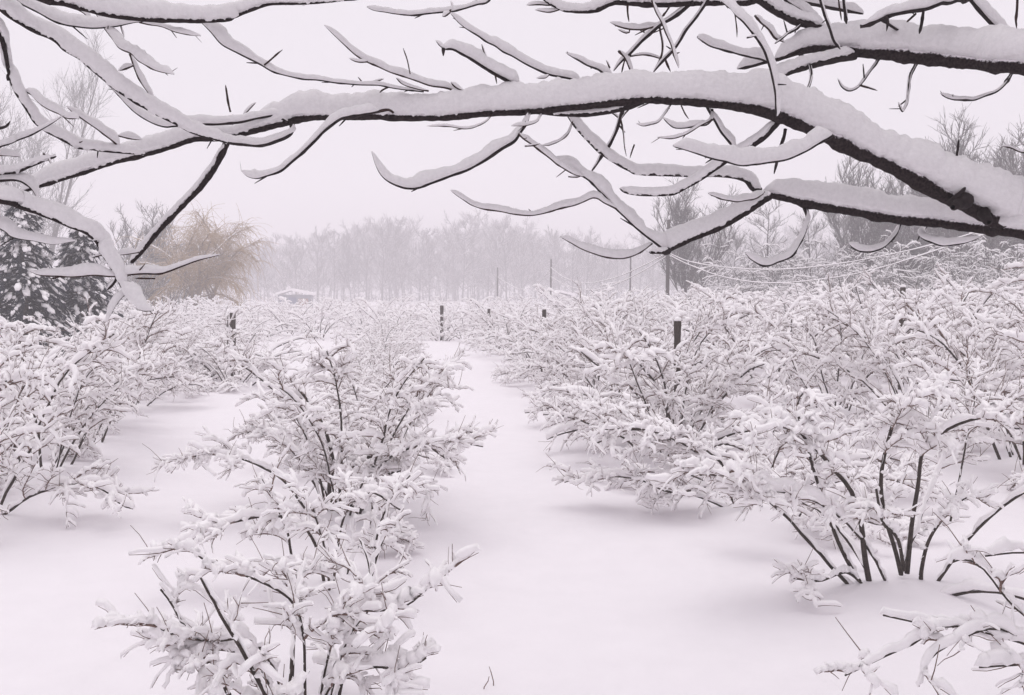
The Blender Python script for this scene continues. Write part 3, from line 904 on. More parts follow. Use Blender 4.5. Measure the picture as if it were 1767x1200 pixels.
        ([(1086, 50), (1086, 56), (1081, 57), (1065, 50)], 2.6, [0, 3], 4.0),
        ([(1056, 132), (1045, 130), (1030, 121), (1005, 107), (978, 92)], [4.5, 4, 3.5], [10, 12, 11, 8], [3.8, 3.6]),
        ([(1052, 118), (1048, 108), (1046, 104)], 2.6, 2, 3.75),
        ([(900, -130), (868, -30), (842, 0), (820, 8), (790, 17), (770, 20), (745, 23), (710, 25), (680, 23), (650, 18), (634, 13)], [5, 4, 3.6, 3], [4, 6, 8, 9, 8], [4.1, 3.8, 3.6]),
        ([(778, 20), (768, 28), (762, 29)], 2.6, 6, 3.65),
        ([(776, 20), (780, 10), (778, 2)], 2.2, 3, 3.65),
        ([(1000, 139), (985, 135), (950, 128), (925, 119), (900, 104), (885, 97), (868, 90), (855, 80), (838, 72), (820, 58), (795, 40), (777, 22)], [5, 4, 3.6, 3.4, 3], [12, 13, 14, 14, 11, 10], [3.8, 3.65]),
        ([(948, 128), (942, 134), (926, 135)], 2.2, 6, 3.75),
        ([(895, 150), (877, 141), (850, 126), (820, 108), (800, 94), (780, 85), (764, 86)], [7, 6, 6, 5], [18, 19, 19, 18, 14], [3.75, 3.6]),
        ([(765, 84), (765, 97)], [5, 5], 0, 3.6),
        ([(768, 86), (760, 80), (752, 70)], [3, 2.2], 6, 3.6),
        ([(842, 104), (835, 90), (830, 77)], [2.4, 2.8], 1, 3.7),
        ([(855, 130), (858, 146)], 2.4, 0, 3.7),
        ([(790, 158), (765, 152), (740, 147), (710, 137), (680, 127), (650, 115), (632, 106), (612, 92), (595, 78), (575, 59), (560, 44)], [4, 3.4, 3, 2.8], [8, 10, 10, 9, 7], [3.75, 3.55]),
        ([(634, 107), (618, 106), (602, 100)], 2.5, 4, 3.6),
        ([(740, 158), (720, 155), (697, 147), (684, 136)], 2.6, [2, 5, 4], 3.7),
        ([(708, 128), (703, 103), (695, 82)], 1.8, 0, 3.65),
        ([(800, 157), (786, 150), (777, 142)], 2.8, 5, 3.7),
        ([(730, 160), (715, 158), (680, 153), (645, 147), (600, 144), (560, 141), (530, 137), (500, 130), (470, 124), (450, 113), (420, 96), (385, 76), (365, 55), (345, 36)], [2.4, 2.6, 3, 3.5, 4, 5], [3, 4, 6, 8, 12, 17, 16], [3.75, 3.6, 3.5]),
        ([(455, 114), (470, 101), (488, 86)], 2.6, 0, 3.55),
        ([(635, 144), (650, 141), (662, 138)], 2.4, 2, 3.7),
        ([(675, 150), (660, 156), (655, 160)], 2.4, 0, 3.7),
        ([(624, 140), (618, 133)], 2.4, 0, 3.7),
        # from the long limb, left half
        ([(494, 212), (484, 203), (470, 199), (440, 205), (400, 211), (370, 214), (335, 215), (300, 218), (285, 219), (262, 212), (238, 197), (222, 182), (205, 165), (182, 142)], [5, 5, 5, 4, 3.4, 3], [8, 12, 15, 14, 13, 11, 9], [3.78, 3.65]),
        ([(502, 212), (504, 227), (495, 236), (480, 243), (460, 249), (440, 251), (415, 249), (385, 244), (345, 236)], [8, 7, 6, 6, 5], [2, 10, 13, 13, 12], [3.78, 3.7]),
        ([(391, 247), (387, 256), (380, 270), (365, 296), (345, 323), (310, 360), (290, 381), (270, 402), (250, 426), (226, 454)], [11, 10, 9, 9, 8, 7], [3, 6, 8, 8, 8], [3.72, 3.7]),
        ([(655, 193), (625, 197), (600, 201), (580, 209), (560, 226), (540, 246), (520, 266), (500, 283), (480, 297), (455, 307), (440, 308), (425, 303), (416, 295)], [5, 6, 5.5, 5, 4, 3], [16, 16, 10, 6, 8, 14, 14], [3.6, 3.5]),
        ([(398, 193), (393, 170), (390, 147)], [3, 2.6], 0, 3.75),
        ([(420, 200), (432, 187), (443, 177)], [2.6, 2.2], 4, 3.78),
        ([(680, 196), (672, 191), (655, 193), (640, 196)], [4, 4], 0, 3.6),
    ]
    for i, (p, w, s, d) in enumerate(tab):
        B(p, w, s, d, seed=i + 1)

    # more crown limbs, unseen above and behind the camera, added to shade the snow
    rg = np.random.default_rng(91)
    made = 0
    while made < 95:
        az = rg.uniform(0, 6.28)
        L = rg.uniform(1.2, 3.0)
        p = np.array([4.2 - 7.0 * rg.random() ** 1.2, rg.uniform(-3.5, 5.0), 0])
        lowest = 2.75 + 0.30 * max(p[1] + L * max(math.sin(az), 0), 0) + 0.15
        p[2] = lowest + rg.uniform(0.0, 1.5)
        d = np.array([[math.cos(az), math.sin(az), 0.15]])
        C = grow(p[None], d, [L], 9, 0.25, 0.10, rg)
        if ((C[0, :, 2] - (2.5 + 0.30 * np.maximum(C[0, :, 1], 0))) < 0).any():
            continue
        b_, s_ = Acc(), Acc()
        b_.tubes(C - inv, np.linspace(0.028, 0.009, 9)[None], 7)
        ob = b_.build('limb', BARK, root)
        s_.snow(C - inv, np.full((1, 9), 0.15), np.full((1, 9), 0.17), 9, 0, rg, 0.2)
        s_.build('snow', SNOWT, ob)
        made += 1

    # the tree at the left, its trunk out of the picture
    t2 = thing('overhanging_tree', 'thin drooping snow-thick branches reaching in from the upper left edge', 'tree', (-3.6, 3.1, 0))
    root = t2
    inv = np.array([-3.6, 3.1, 0])
    def B2(*a, **k):
        ob = branch(t2, *a, **k)
        ob.location = tuple(-np.array(t2.location))
        return ob
    tr = Acc()
    zz = np.linspace(-0.2, 4.6, 50)
    P = np.stack([-3.6 + 0.08 * np.sin(zz * 1.1), 3.1 + 0.06 * np.cos(zz), zz], -1)
    rr = 0.13 - 0.018 * np.maximum(zz, 0) + 0.06 * np.exp(-np.maximum(zz, 0) * 3)
    tr.tubes(P - inv, rr, 14)
    tr.build('trunk', BARK, t2)
    tab2 = [
        ([(-1060, -330), (-600, -240), (-200, -110), (60, -9), (85, 1), (110, 6), (135, 14), (165, 21), (200, 27), (240, 32), (280, 35), (325, 35), (360, 35), (395, 33), (405, 28), (425, 20), (450, 11), (470, 7), (520, 6), (560, 4), (600, 0), (650, -6)], [26, 16, 10, 7, 8, 8, 7, 6, 5, 3.5, 3], [26, 26, 28, 34, 34, 30, 24, 18, 12, 9, 5], [3.1, 3.3, 3.5, 3.5]),
        ([(463, 8), (470, 3), (480, -6)], 4, 0, 3.5),
        ([(-1060, -150), (-500, -160), (-200, -110), (-60, -40), (10, 21), (42, 43), (65, 56), (92, 68), (112, 86), (136, 100), (156, 117), (180, 137), (204, 157), (229, 173), (263, 194), (300, 212), (334, 230), (368, 240), (392, 247)], [22, 12, 7, 5, 4, 4, 4, 3.6], [20, 24, 24, 25, 27, 26, 22, 15], [3.1, 3.35, 3.4, 3.6]),
        ([(-60, -90), (10, -25), (33, 3), (50, 15), (80, 30), (110, 42), (130, 47), (155, 49), (180, 47), (210, 44), (240, 38), (268, 34)], [5, 4, 3.2, 3], [18, 20, 20, 16, 10], [3.4, 3.45]),
        ([(128, 15), (145, 24), (157, 35)], 2.8, [8, 10], 3.5),
        ([(165, 22), (173, 34), (180, 48), (195, 67), (207, 84), (225, 93), (240, 105), (260, 117), (280, 125), (300, 129)], [4, 3.6, 3.4, 3], [10, 12, 15, 17, 15, 10], [3.5, 3.3]),
        ([(222, 94), (229, 112), (240, 136), (255, 158), (264, 175)], [3, 2.4], [5, 9, 10], [3.4, 3.5]),
        ([(229, 113), (216, 119), (205, 123)], 2.8, 7, 3.42),
        ([(208, 44), (212, 55), (215, 65)], 2, 2, 3.45),
        ([(240, 38), (270, 45), (300, 55), (345, 63)], [3, 2.2], [6, 10, 7], [3.5, 3.4]),
        ([(-1065, 60), (-500, -20), (-200, -10), (-40, 30), (0, 62), (9, 88), (15, 122), (25, 152), (40, 178), (52, 197), (62, 212), (80, 226), (100, 237), (120, 248), (135, 255), (160, 258), (190, 262), (230, 265), (250, 266)], [20, 10, 6, 5, 4.5, 4, 3.4, 3], [18, 16, 14, 15, 18, 17, 15, 12], [3.1, 3.4, 3.5, 3.7]),
        ([(40, 178), (52, 181)], [4, 3], 0, 3.48), ([(120, 247), (130, 246), (141, 242)], [4, 3.4], 3, 3.55), ([(14, 113), (24, 115)], [4, 3], 0, 3.45), ([(16, 128), (13, 140)], [7, 5], 0, 3.45),
        ([(42, 158), (58, 167), (80, 186), (105, 199), (122, 205), (136, 207)], [3.2, 3, 2.6], [12, 16, 15, 10], [3.45, 3.3]),
        ([(205, 252), (197, 246), (185, 235), (170, 222), (150, 210), (130, 197), (116, 183)], [4, 3.2, 3], [12, 13, 12, 9], [3.65, 3.5]),
        ([(205, 234), (225, 238), (245, 240)], [3, 2.4], 10, 3.7),
        ([(-700, 250), (-300, 270), (-60, 266), (8, 251), (30, 242), (50, 236), (65, 228), (85, 215), (107, 201)], [8, 5, 4, 3], [12, 12, 10, 4], [3.15, 3.35, 3.3]),
        ([(-300, 275), (-80, 264), (8, 268), (36, 268)], [4, 2.6], [14, 18, 14], [3.3, 3.4]),
        ([(-1060, 300), (-400, 300), (-60, 302), (8, 298), (30, 296), (50, 288), (75, 278), (97, 270)], [14, 6, 4, 3], [14, 14, 13, 5], [3.12, 3.3, 3.3]),
        ([(77, 265), (84, 272), (89, 283)], 3.4, 4, 3.3),
        ([(-5, 222), (10, 218), (18, 208)], [4.5, 3.6], 0, 3.3),
        ([(-1060, 360), (-500, 330), (-200, 322), (0, 346), (30, 355), (60, 365), (90, 376), (120, 390), (145, 400), (160, 410), (168, 420), (178, 440), (190, 458), (200, 474), (206, 486), (213, 499)], [20, 12, 8, 6, 5.5, 5, 4.5, 4], [22, 22, 24, 27, 27, 26, 18, 12], [3.1, 3.3, 3.4, 3.4]),
        ([(-40, 318), (10, 310), (32, 311), (45, 318), (55, 327), (64, 341)], [5, 5, 4.5, 3.6], [14, 16, 14, 8], [3.3, 3.35]),
        ([(-400, 345), (-100, 360), (0, 394), (20, 407), (50, 415), (85, 421), (110, 420), (130, 417)], [6, 4, 3, 2.6], [16, 20, 18, 10], [3.3, 3.35]),
        ([(202, 475), (150, 476), (100, 477), (70, 474), (53, 468)], [4, 3.4], [14, 16, 15, 12], [3.4, 3.3]),
        ([(200, 475), (240, 472), (275, 472), (292, 467), (320, 457), (350, 447), (378, 440)], [4, 4, 3.6, 3.4], [16, 15, 10, 5, 3], [3.4, 3.5]),
        ([(203, 478), (195, 490), (185, 500)], [5, 4.6], 3, 3.4),
        ([(268, 481), (250, 481), (233, 481)], 2.8, 0, 3.42),
        ([(240, 437), (220, 438), (199, 439)], [3, 2.6], 12, 3.55),
        ([(180, 441), (170, 443), (158, 446)], 2.8, 3, 3.42),
        ([(208, 487), (222, 512), (235, 525), (247, 535), (264, 538)], [4, 3.2, 3], [24, 26, 22, 14], [3.4, 3.3]),
        ([(225, 500), (205, 520), (184, 556)], [2.2, 1.6], [14, 12, 9], [3.4, 3.35]),
    ]
    for i, (p, w, s, d) in enumerate(tab2):
        B2(p, w, s, d, seed=200 + i)

# ------------------------------------------------------------------ background trees
def tree_lines(rg, h, kind, light=False):
    """lists of centre lines per level"""
    lv = [[], [], [], []]
    dense = kind == 'dense'
    if dense:
        kind = 'vase'
    if kind == 'vase':
        stems = rg.integers(3, 6) + (4 if dense else 0)
    elif kind == 'thicket':
        stems = rg.integers(5, 9) if not light else 3
    else:
        stems = 1
    for s in range(stems):
        az = rg.uniform(0, 6.28)
        tilt = 0.04 if stems == 1 else rg.uniform(0.1, 0.45 if kind == 'vase' else 0.7)
        d = np.array([[math.cos(az) * tilt, math.sin(az) * tilt, 1]])
        L = h * (0.93 if stems == 1 else rg.uniform(0.75, 1.0))
        tr = grow(np.array([[math.cos(az) * 0.12, math.sin(az) * 0.12, -0.3]]) * (0 if stems == 1 else 1) + np.array([[0, 0, -0.3]]), d, [L], 12, 0.0 if kind != 'thicket' else 0.3, 0.035, rg)
        lv[0].append((tr, 0.011 * h if stems == 1 else 0.007 * h))
        lo = {'tall': 0.25, 'wood': 0.12, 'vase': 0.15, 'thicket': 0.15}[kind]
        n1 = {'tall': 22, 'wood': 26, 'vase': 18, 'thicket': 10}[kind]
        if light:
            n1 = 18 if kind == 'wood' else 6
        u = np.sort(rg.uniform(lo, 0.97, n1))
        p, t = take(np.repeat(tr, n1, 0), u)
        az = rg.uniform(0, 6.28, n1)
        upw = {'tall': rg.uniform(0.4, 1.3, n1), 'wood': rg.uniform(0.2, 1.5, n1), 'vase': rg.uniform(1.1, 2.3, n1), 'thicket': rg.uniform(0.1, 1.1, n1)}[kind]
        d = np.stack([np.cos(az), np.sin(az), upw], -1)
        LL = h * rg.uniform(0.16, 0.34, n1) * (1.25 - 0.75 * u)
        l1 = grow(p, d, LL, 6, {'tall': 0.1, 'wood': 0.15, 'vase': -0.25, 'thicket': 0.75}[kind], 0.09, rg)
        lv[1].append((l1, None))
        n2 = 6 if not light else 4
        i = np.repeat(np.arange(n1), n2)
        p, t = take(l1[i], rg.uniform(0.2, 1, len(i)))
        d = unit(t + rg.standard_normal((len(i), 3)) * 0.5 + UP * (0.35 if kind != 'thicket' else 0.0))
        l2 = grow(p, d, np.repeat(LL, n2) * rg.uniform(0.3, 0.6, len(i)), 4, 0.0 if kind != 'thicket' else 0.6, 0.1, rg)
        lv[2].append((l2, None))
        n3 = (5 if kind != 'thicket' else 4) if not light else 3
        i3 = np.repeat(np.arange(len(i)), n3)
        p, t = take(l2[i3], rg.uniform(0.2, 1, len(i3)))
        d = unit(t + rg.standard_normal((len(i3), 3)) * 0.5 + UP * (0.3 if kind != 'thicket' else -0.05))
        l3 = grow(p, d, h * rg.uniform(0.03, 0.075, len(i3)), 3, 0.0 if kind != 'thicket' else 0.5, 0.1, rg)
        lv[3].append((l3, None))
    return lv

def tree_meshes(seed, h, kind, tw=1.0, mats=(TREE, TREEL), snow=0.0, light=False):
    rg = np.random.default_rng(seed)
    lv = tree_lines(rg, h, kind, light)
    tr, cr, sn = Acc(), Acc(), Acc()
    for (P, r) in lv[0]:
        tr.tubes(P, (np.linspace(1, 0.18, P.shape[1]) * r)[None].repeat(len(P), 0), 7)
    rad = [None, 0.0034 * h, 0.0021 * h, 0.0013 * h]
    for k in (1, 2, 3):
        for (P, _) in lv[k]:
            if light and k < 3:
                P = P[:, ::2] if P.shape[1] > 4 else P[:, [0, 1, 3]]
            cr.tubes(P, (np.linspace(1, 0.4, P.shape[1]) * rad[k] * tw)[None].repeat(len(P), 0), 4 if k < 3 and not light else 3)
            if snow and k < 3:
                snow_on(sn, P, snow * (1.2 if k == 1 else 0.9), rg, 5, 0.9, 0.9)
    return mesh_from(tr, 'trunk', mats[0]), mesh_from(cr, 'crown', mats[1]), (mesh_from(sn, 'snow', SNOW) if snow else None)

def place_tree(ms, name, x, y, s, label, group, sz=1.0, cat='tree', rz=None):
    z = float(gz(x, y))
    t = thing(name, label, cat, (x, y, z), rng.uniform(0, 6.28) if rz is None else rz, group)
    t.scale = (s, s, s * sz)
    put('trunk', ms[0], t)
    c = put('crown', ms[1], t)
    if ms[2] is not None:
        put('snow', ms[2], t)
    return t

def xy(px, d):
    p = at(px, HZ, d)
    return p[0], p[1]

def htop(py, d):
    return CAMZ + (HZ - py) / F * d

def background():
    tall = [tree_meshes(500 + i, 15, 'tall', 1.0) for i in range(4)]
    vase = [tree_meshes(520 + i, 12, 'dense', 1.15, snow=0.0) for i in range(3)]
    thick = [tree_meshes(540 + i, 6, 'thicket', 1.2, snow=0.075) for i in range(4)]
    # trees at the right, near enough to be told apart
    right = [(1190, 72, 322, 'vase', 'vase shaped bare tree just right of the tallest pole'),
             (1328, 66, 345, 'tall', 'thin bare tree with slim straight trunk behind the sagging wires'),
             (1262, 92, 395, 'tall', 'small faint tree between the vase shaped tree and the slim one'),
             (1405, 70, 365, 'tall', 'bare tree left of the dense grove, its top hidden behind the lower limb'),
             (1500, 70, 255, 'vase', 'bare tree with fan of upright twigs framed between the two thick limbs'),
             (1565, 72, 270, 'vase', 'bare tree behind the right limb, right of the upright fan'),
             (1655, 66, 215, 'vase', 'dense dark bare tree rising above the right limb'),
             (1715, 68, 230, 'vase', 'dense bare tree second from the right edge above the limb'),
             (1785, 70, 226, 'vase', 'bare tree cut by the right edge of the picture'),
             (1620, 88, 300, 'tall', 'bare tree in the gap below the dense dark crown'),
             (1450, 96, 360, 'tall', 'faint tree behind the bare grove at the right'),
             (1850, 86, 250, 'tall', 'bare tree just beyond the right edge')]
    for i, (px, d, py, kind, lab) in enumerate(right):
        x, y = xy(px, d)
        h = htop(py, d) - float(gz(x, y))
        ms = (vase[i % 3] if kind == 'vase' else tall[i % 4])
        h0 = 12 if kind == 'vase' else 15
        place_tree(ms, 'bare_tree', x, y, h / h0, lab, 'bare trees at the right edge of the field')
    words = ['low snow-bent tree under the %s' % w for w in ()]
    th = [(1265, 80, 405), (1300, 72, 420), (1345, 78, 400), (1385, 70, 415), (1425, 74, 395), (1465, 68, 410), (1505, 72, 395), (1545, 66, 400), (1590, 70, 385), (1630, 64, 395),
          (1665, 68, 400), (1700, 62, 390), (1735, 66, 400), (1770, 60, 395), (1810, 64, 390), (1680, 58, 430), (1570, 60, 430), (1480, 62, 440), (1755, 56, 430)]
    for i, (px, d, py) in enumerate(th):
        d = d * 0.84
        x, y = xy(px, d)
        h = htop(py, d) - float(gz(x, y))
        place_tree(thick[i % 4], 'snow_bent_tree', x, y, h / 5.4, 'low snow-bent tree in the white thicket below the right limbs', 'snow-bent trees of the right-hand thicket')
    # dark upright trunks among the thicket
    for (px, d, py, lab) in [(1608, 58, 410, 'thin dark trunk standing clear in the thicket under the looped twig'), (1645, 60, 400, 'leaning dark trunk right of the looped twig in the thicket'),
                             (1718, 57, 395, 'dark young tree farthest right in the thicket'), (1540, 60, 405, 'dark slim tree beside the wires in the thicket')]:
        x, y = xy(px, d)
        place_tree(tall[(px // 7) % 4], 'young_tree', x, y, (htop(py, d) - float(gz(x, y))) / 15, lab, 'slim dark young trees in the thicket')
    # the far wood: one mass behind, with trunks one can tell apart in front
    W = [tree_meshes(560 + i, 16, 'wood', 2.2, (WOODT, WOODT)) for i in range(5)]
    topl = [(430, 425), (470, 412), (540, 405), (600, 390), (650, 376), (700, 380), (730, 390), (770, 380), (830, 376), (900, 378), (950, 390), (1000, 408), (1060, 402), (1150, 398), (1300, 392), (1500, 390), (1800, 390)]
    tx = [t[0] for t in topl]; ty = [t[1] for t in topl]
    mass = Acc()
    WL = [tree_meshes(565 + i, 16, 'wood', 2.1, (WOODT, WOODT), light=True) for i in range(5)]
    for i in range(85):
        px = -250 + 2150 * (i + rng.uniform(-1.5, 1.5)) / 85
        d = rng.uniform(235, 310)
        x, y = xy(px, d)
        h = (htop(np.interp(px, tx, ty), d)) * rng.uniform(0.80, 1.05)
        m = WL[i % 5]
        s = h / 15.2
        a = rng.uniform(0, 6.28)
        Rz = np.array([[math.cos(a), -math.sin(a), 0], [math.sin(a), math.cos(a), 0], [0, 0, 1]])
        for me in m[:2]:
            n = len(me.vertices)
            co = np.zeros(n * 3, np.float32); me.vertices.foreach_get('co', co)
            f = np.zeros(len(me.polygons) * 4, np.int32)
            me.polygons.foreach_get('vertices', f)
            mass.add((co.reshape(-1, 3) * s) @ Rz.T + np.array([x, y, 0]), f.reshape(-1, 4))
    # brushy snow-caught undergrowth along its foot
    U = [tree_meshes(575 + i, 6, 'thicket', 2.8, (WOODT, WOODT), light=True) for i in range(2)]
    for i in range(110):
        px = -250 + 2150 * (i + rng.uniform(-0.5, 0.5)) / 110
        d = rng.uniform(215, 235)
        x, y = xy(px, d)
        s = rng.uniform(0.9, 1.5)
        a = rng.uniform(0, 6.28)
        Rz = np.array([[math.cos(a), -math.sin(a), 0], [math.sin(a), math.cos(a), 0], [0, 0, 1]])
        for me in U[i % 2][:2]:
            n = len(me.vertices)
            co = np.zeros(n * 3, np.float32); me.vertices.foreach_get('co', co)
            f = np.zeros(len(me.polygons) * 4, np.int32)
            me.polygons.foreach_get('vertices', f) if len(me.loops) == len(f) else None
            mass.add((co.reshape(-1, 3) * s * np.array([1.5, 1.5, 1])) @ Rz.T + np.array([x, y, 0]), f.reshape(-1, 4))
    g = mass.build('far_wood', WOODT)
    tag(g, 'pale misty bare wood closing the view behind the field', kind='stuff')
    for i, px in enumerate([462, 488, 512, 548, 576, 592, 606, 633, 660, 672, 695, 724, 741, 770, 798, 818, 842, 874, 902, 925, 966, 988, 1012, 1040, 1064, 1104, 1126]):
        d = rng.uniform(205, 230)
        x, y = xy(px, d)
        h = htop(np.interp(px, tx, ty), d) * rng.uniform(0.78, 0.98)
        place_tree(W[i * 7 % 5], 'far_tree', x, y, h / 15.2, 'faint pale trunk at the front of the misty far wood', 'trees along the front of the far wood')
    for i in range(160):
        px = 400 + 1400 * (i + rng.uniform(-0.8, 0.8)) / 160
        d = rng.uniform(235, 320)
        x, y = xy(px, d)
        h = htop(np.interp(px, tx, ty), d) * rng.uniform(0.6, 1.04)
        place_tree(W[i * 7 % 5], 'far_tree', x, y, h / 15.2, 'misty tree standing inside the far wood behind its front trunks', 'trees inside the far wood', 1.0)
    # left: tall thin tree behind the conifers
    thin = [tree_meshes(610 + i, 15, 'vase', 0.45) for i in range(2)]
    for (px, d, py, lab) in [(62, 105, 92, 'tall thin bare tree behind the conifers at the left edge'), (10, 110, 150, 'thin bare tree at the far left edge, behind the tall one')]:
        x, y = xy(px, d)
        place_tree(thin[px % 2], 'bare_tree', x, y, htop(py, d) / 14.6, lab, 'bare trees behind the conifers')
    for (px, d, py, kind, lab) in [(258, 84, 360, 'vase', 'small bare tree left of the tan willow'), (285, 80, 392, 'thicket', 'grey brushy tree directly left of the willow trunk'), (232, 78, 420, 'thicket', 'grey brush between the conifers and the willow')]:
        x, y = xy(px, d)
        ms = vase[0] if kind == 'vase' else tree_meshes(590 + px, 6, 'thicket', 1.3)
        place_tree(ms, 'bare_tree', x, y, htop(py, d) / (12 if kind == 'vase' else 5.4), lab, 'bare trees beside the willow')

def willow():
    d = 78
    x, y = xy(345, d)
    h = htop(350, d)
    rg = np.random.default_rng(71)
    t = thing('willow_tree', 'tan weeping willow with hanging twigs at the left far edge of the field', 'tree', (x, y, float(gz(x, y))))
    tr = Acc(); cr = Acc()
    stems, lim = [], []
    for (tx_, ty_, L) in [(-0.25, 0.1, 0.62), (0.05, -0.1, 0.66), (0.4, 0.1, 0.6)]:
        s = grow(np.array([[tx_ * 0.6, 0, -0.3]]), np.array([[tx_, ty_, 1.0]]), [L * h], 10, 0.0, 0.08, rg)
        tr.tubes(s, np.linspace(0.22, 0.08, 10)[None], 7)
        stems.append(s)
    for s in stems:
        n = 15
        p, tt = take(np.repeat(s, n, 0), rg.uniform(0.3, 1.0, n))
        az = rg.uniform(0, 6.28, n)
        dd = np.stack([np.cos(az) * 1.15, np.sin(az), rg.uniform(0.9, 2.2, n)], -1)
        l = grow(p, dd, rg.uniform(0.32, 0.55, n) * h, 9, rg.uniform(0.2, 1.3, n), 0.12, rg)
        tr.tubes(l, np.linspace(0.075, 0.022, 9)[None].repeat(n, 0), 5)
        lim.append(l)
    lim = np.concatenate(lim)
    n = len(lim) * 70
    i = np.repeat(np.arange(len(lim)), 70)
    p, tt = take(lim[i], rg.uniform(0.25, 1.0, n))
    az = rg.uniform(0, 6.28, n)
    dd = unit(tt * 0.8 + np.stack([np.cos(az), np.sin(az), rg.uniform(0.0, 1.0, n)], -1) * 0.8)
    tw = grow(p, dd, 0.6 + 2.4 * rg.random(n) ** 1.5, 8, rg.uniform(0.8, 3.4, n), 0.14, rg)
    tw[..., 2] = np.maximum(tw[..., 2], 0.3)
    cr.tubes(tw, np.linspace(0.018, 0.008, 8)[None].repeat(n, 0), 3)
    k = len(lim) * 3
    sn = Acc()
    snow_on(sn, lim, 0.10, rg, 5, 0.9, 0.8)
    tr.build('trunk', dusted('willow bark', (0.16, 0.12, 0.09), (0.26, 0.19, 0.14), 0.7, 1.0), t)
    cr.build('crown', WILLOW, t)
    sn.build('snow', SNOW, t)

def conifer(px, d, py, seed, label, half):
    rg = np.random.default_rng(seed)
    x, y = xy(px, d)
    h = htop(py, d)
    t = thing('conifer_tree', label, 'tree', (x, y, float(gz(x, y))), 0, 'dark conifers at the left edge')
    tr, cr, sn = Acc(), Acc(), Acc()
    zz = np.linspace(-0.3, h, 12)
    tr.tubes(np.stack([0.05 * np.sin(zz), 0.05 * np.cos(zz), zz], -1), np.linspace(0.14, 0.02, 12), 7)
    tr.build('trunk', POST, t)
    n = int(h * 64)
    u = rg.uniform(0.04, 1.0, n)
    z = u * h * 0.98 + 0.15
    r = half * (1.02 - u) ** 0.75 * rg.uniform(0.65, 1.12, n) + 0.12
    az = rg.uniform(0, 6.28, n)
    out = np.stack([np.cos(az), np.sin(az), np.full(n, 0.12)], -1)
    p0 = np.stack([np.zeros(n), np.zeros(n), z], -1)
    bo = grow(p0, out, r, 7, rg.uniform(0.6, 1.5, n), 0.07, rg)
    cr.tubes(bo, np.linspace(0.022, 0.008, 7)[None].repeat(n, 0), 4)
    # needle sprays: thin blades hanging along the boughs
    m = 50
    i = np.repeat(np.arange(n), m)
    uu = rg.uniform(0.2, 1.0, len(i))
    p, tt = take(bo[i], uu)
    side = unit(np.cross(tt, UP))
    dirs = unit(tt * rg.uniform(0.3, 1.0, (len(i), 1)) + side * rg.uniform(-1, 1, (len(i), 1)) + UP * rg.uniform(-0.9, 0.35, (len(i), 1)))
    L = rg.uniform(0.10, 0.26, (len(i), 1))
    wd = unit(np.cross(dirs, rg.standard_normal((len(i), 3)))) * rg.uniform(0.016, 0.036, (len(i), 1))
    V = np.stack([p - wd, p + wd, p + dirs * L], 1)
    cr.add(V, None, np.arange(len(i) * 3).reshape(-1, 3))
    cr.build('crown', NEEDLE, t, smooth=False)
    # snow in many small pads scattered along the boughs
    import bmesh
    bm = bmesh.new(); bmesh.ops.create_icosphere(bm, subdivisions=1, radius=1)
    v0 = np.array([v.co[:] for v in bm.verts]); t0 = np.array([[v.index for v in f.verts] for f in bm.faces]); bm.free()
    k = n * 4
    i = rg.integers(0, n, k)
    p, tt = take(bo[i], 0.25 + 0.75 * rg.random(k) ** 0.7)
    p = p + rg.standard_normal((k, 3)) * np.array([0.05, 0.05, 0.02]) + np.array([0, 0, 0.02])
    sz = 0.03 + 0.075 * rg.random((k, 1, 1)) ** 1.8
    side = unit(np.cross(tt, UP))
    L = v0[None, :, 0:1] * tt[:, None] * sz * rg.uniform(0.9, 2.2, (k, 1, 1)) + v0[None, :, 1:2] * side[:, None] * sz * rg.uniform(0.7, 1.3, (k, 1, 1)) + v0[None, :, 2:3] * UP * sz * 0.6
    L = L * (1 + 0.18 * rg.standard_normal((k, len(v0), 1)))
    sn.add((L + p[:, None]).reshape(-1, 3), None, (t0[None] + (np.arange(k) * len(v0))[:, None, None]).reshape(-1, 3))
    sn.build('snow', SNOW, t)

# ------------------------------------------------------------------ posts, poles, wires, sheds, fence
def post(px, py, d, w, label, lean=0.0):
    x, y = xy(px, d)
    g = float(gz(x, y))
    h = htop(py, d) - g
    r = w / F * d / 2
    t = thing('fence_post', label, 'post', (x, y, g), rng.uniform(0, 3), 'weathered posts among the bushes')
    a = Acc()
    n = 10
    z = np.linspace(-0.3, h, n)
    P = np.stack([lean * z, 0 * z, z], -1)
    rr = r * (1 + 0.06 * np.sin(z * 9) + 0.10 * rng.standard_normal(n).clip(-1.5, 1.5))
    rr = np.append(rr, [rr[-1] * 0.85, 0.002]); P = np.vstack([P, P[-1] + [0, 0, 0.012], P[-1] + [0, 0, 0.014]])
    a.tubes(P, rr, 9)
    a.build('shaft', POST, t)
    s = Acc()
    V, T = ico()
    v = V * np.array([r * 1.05, r * 1.05, 0.045]) * (1 + 0.08 * rng.standard_normal((len(V), 1)))
    v[:, 2] = np.maximum(v[:, 2], -0.015)
    s.add(v + P[-1] + np.array([0, 0, 0.012]), None, T)
    s.build('snow_cap', SNOW, t)

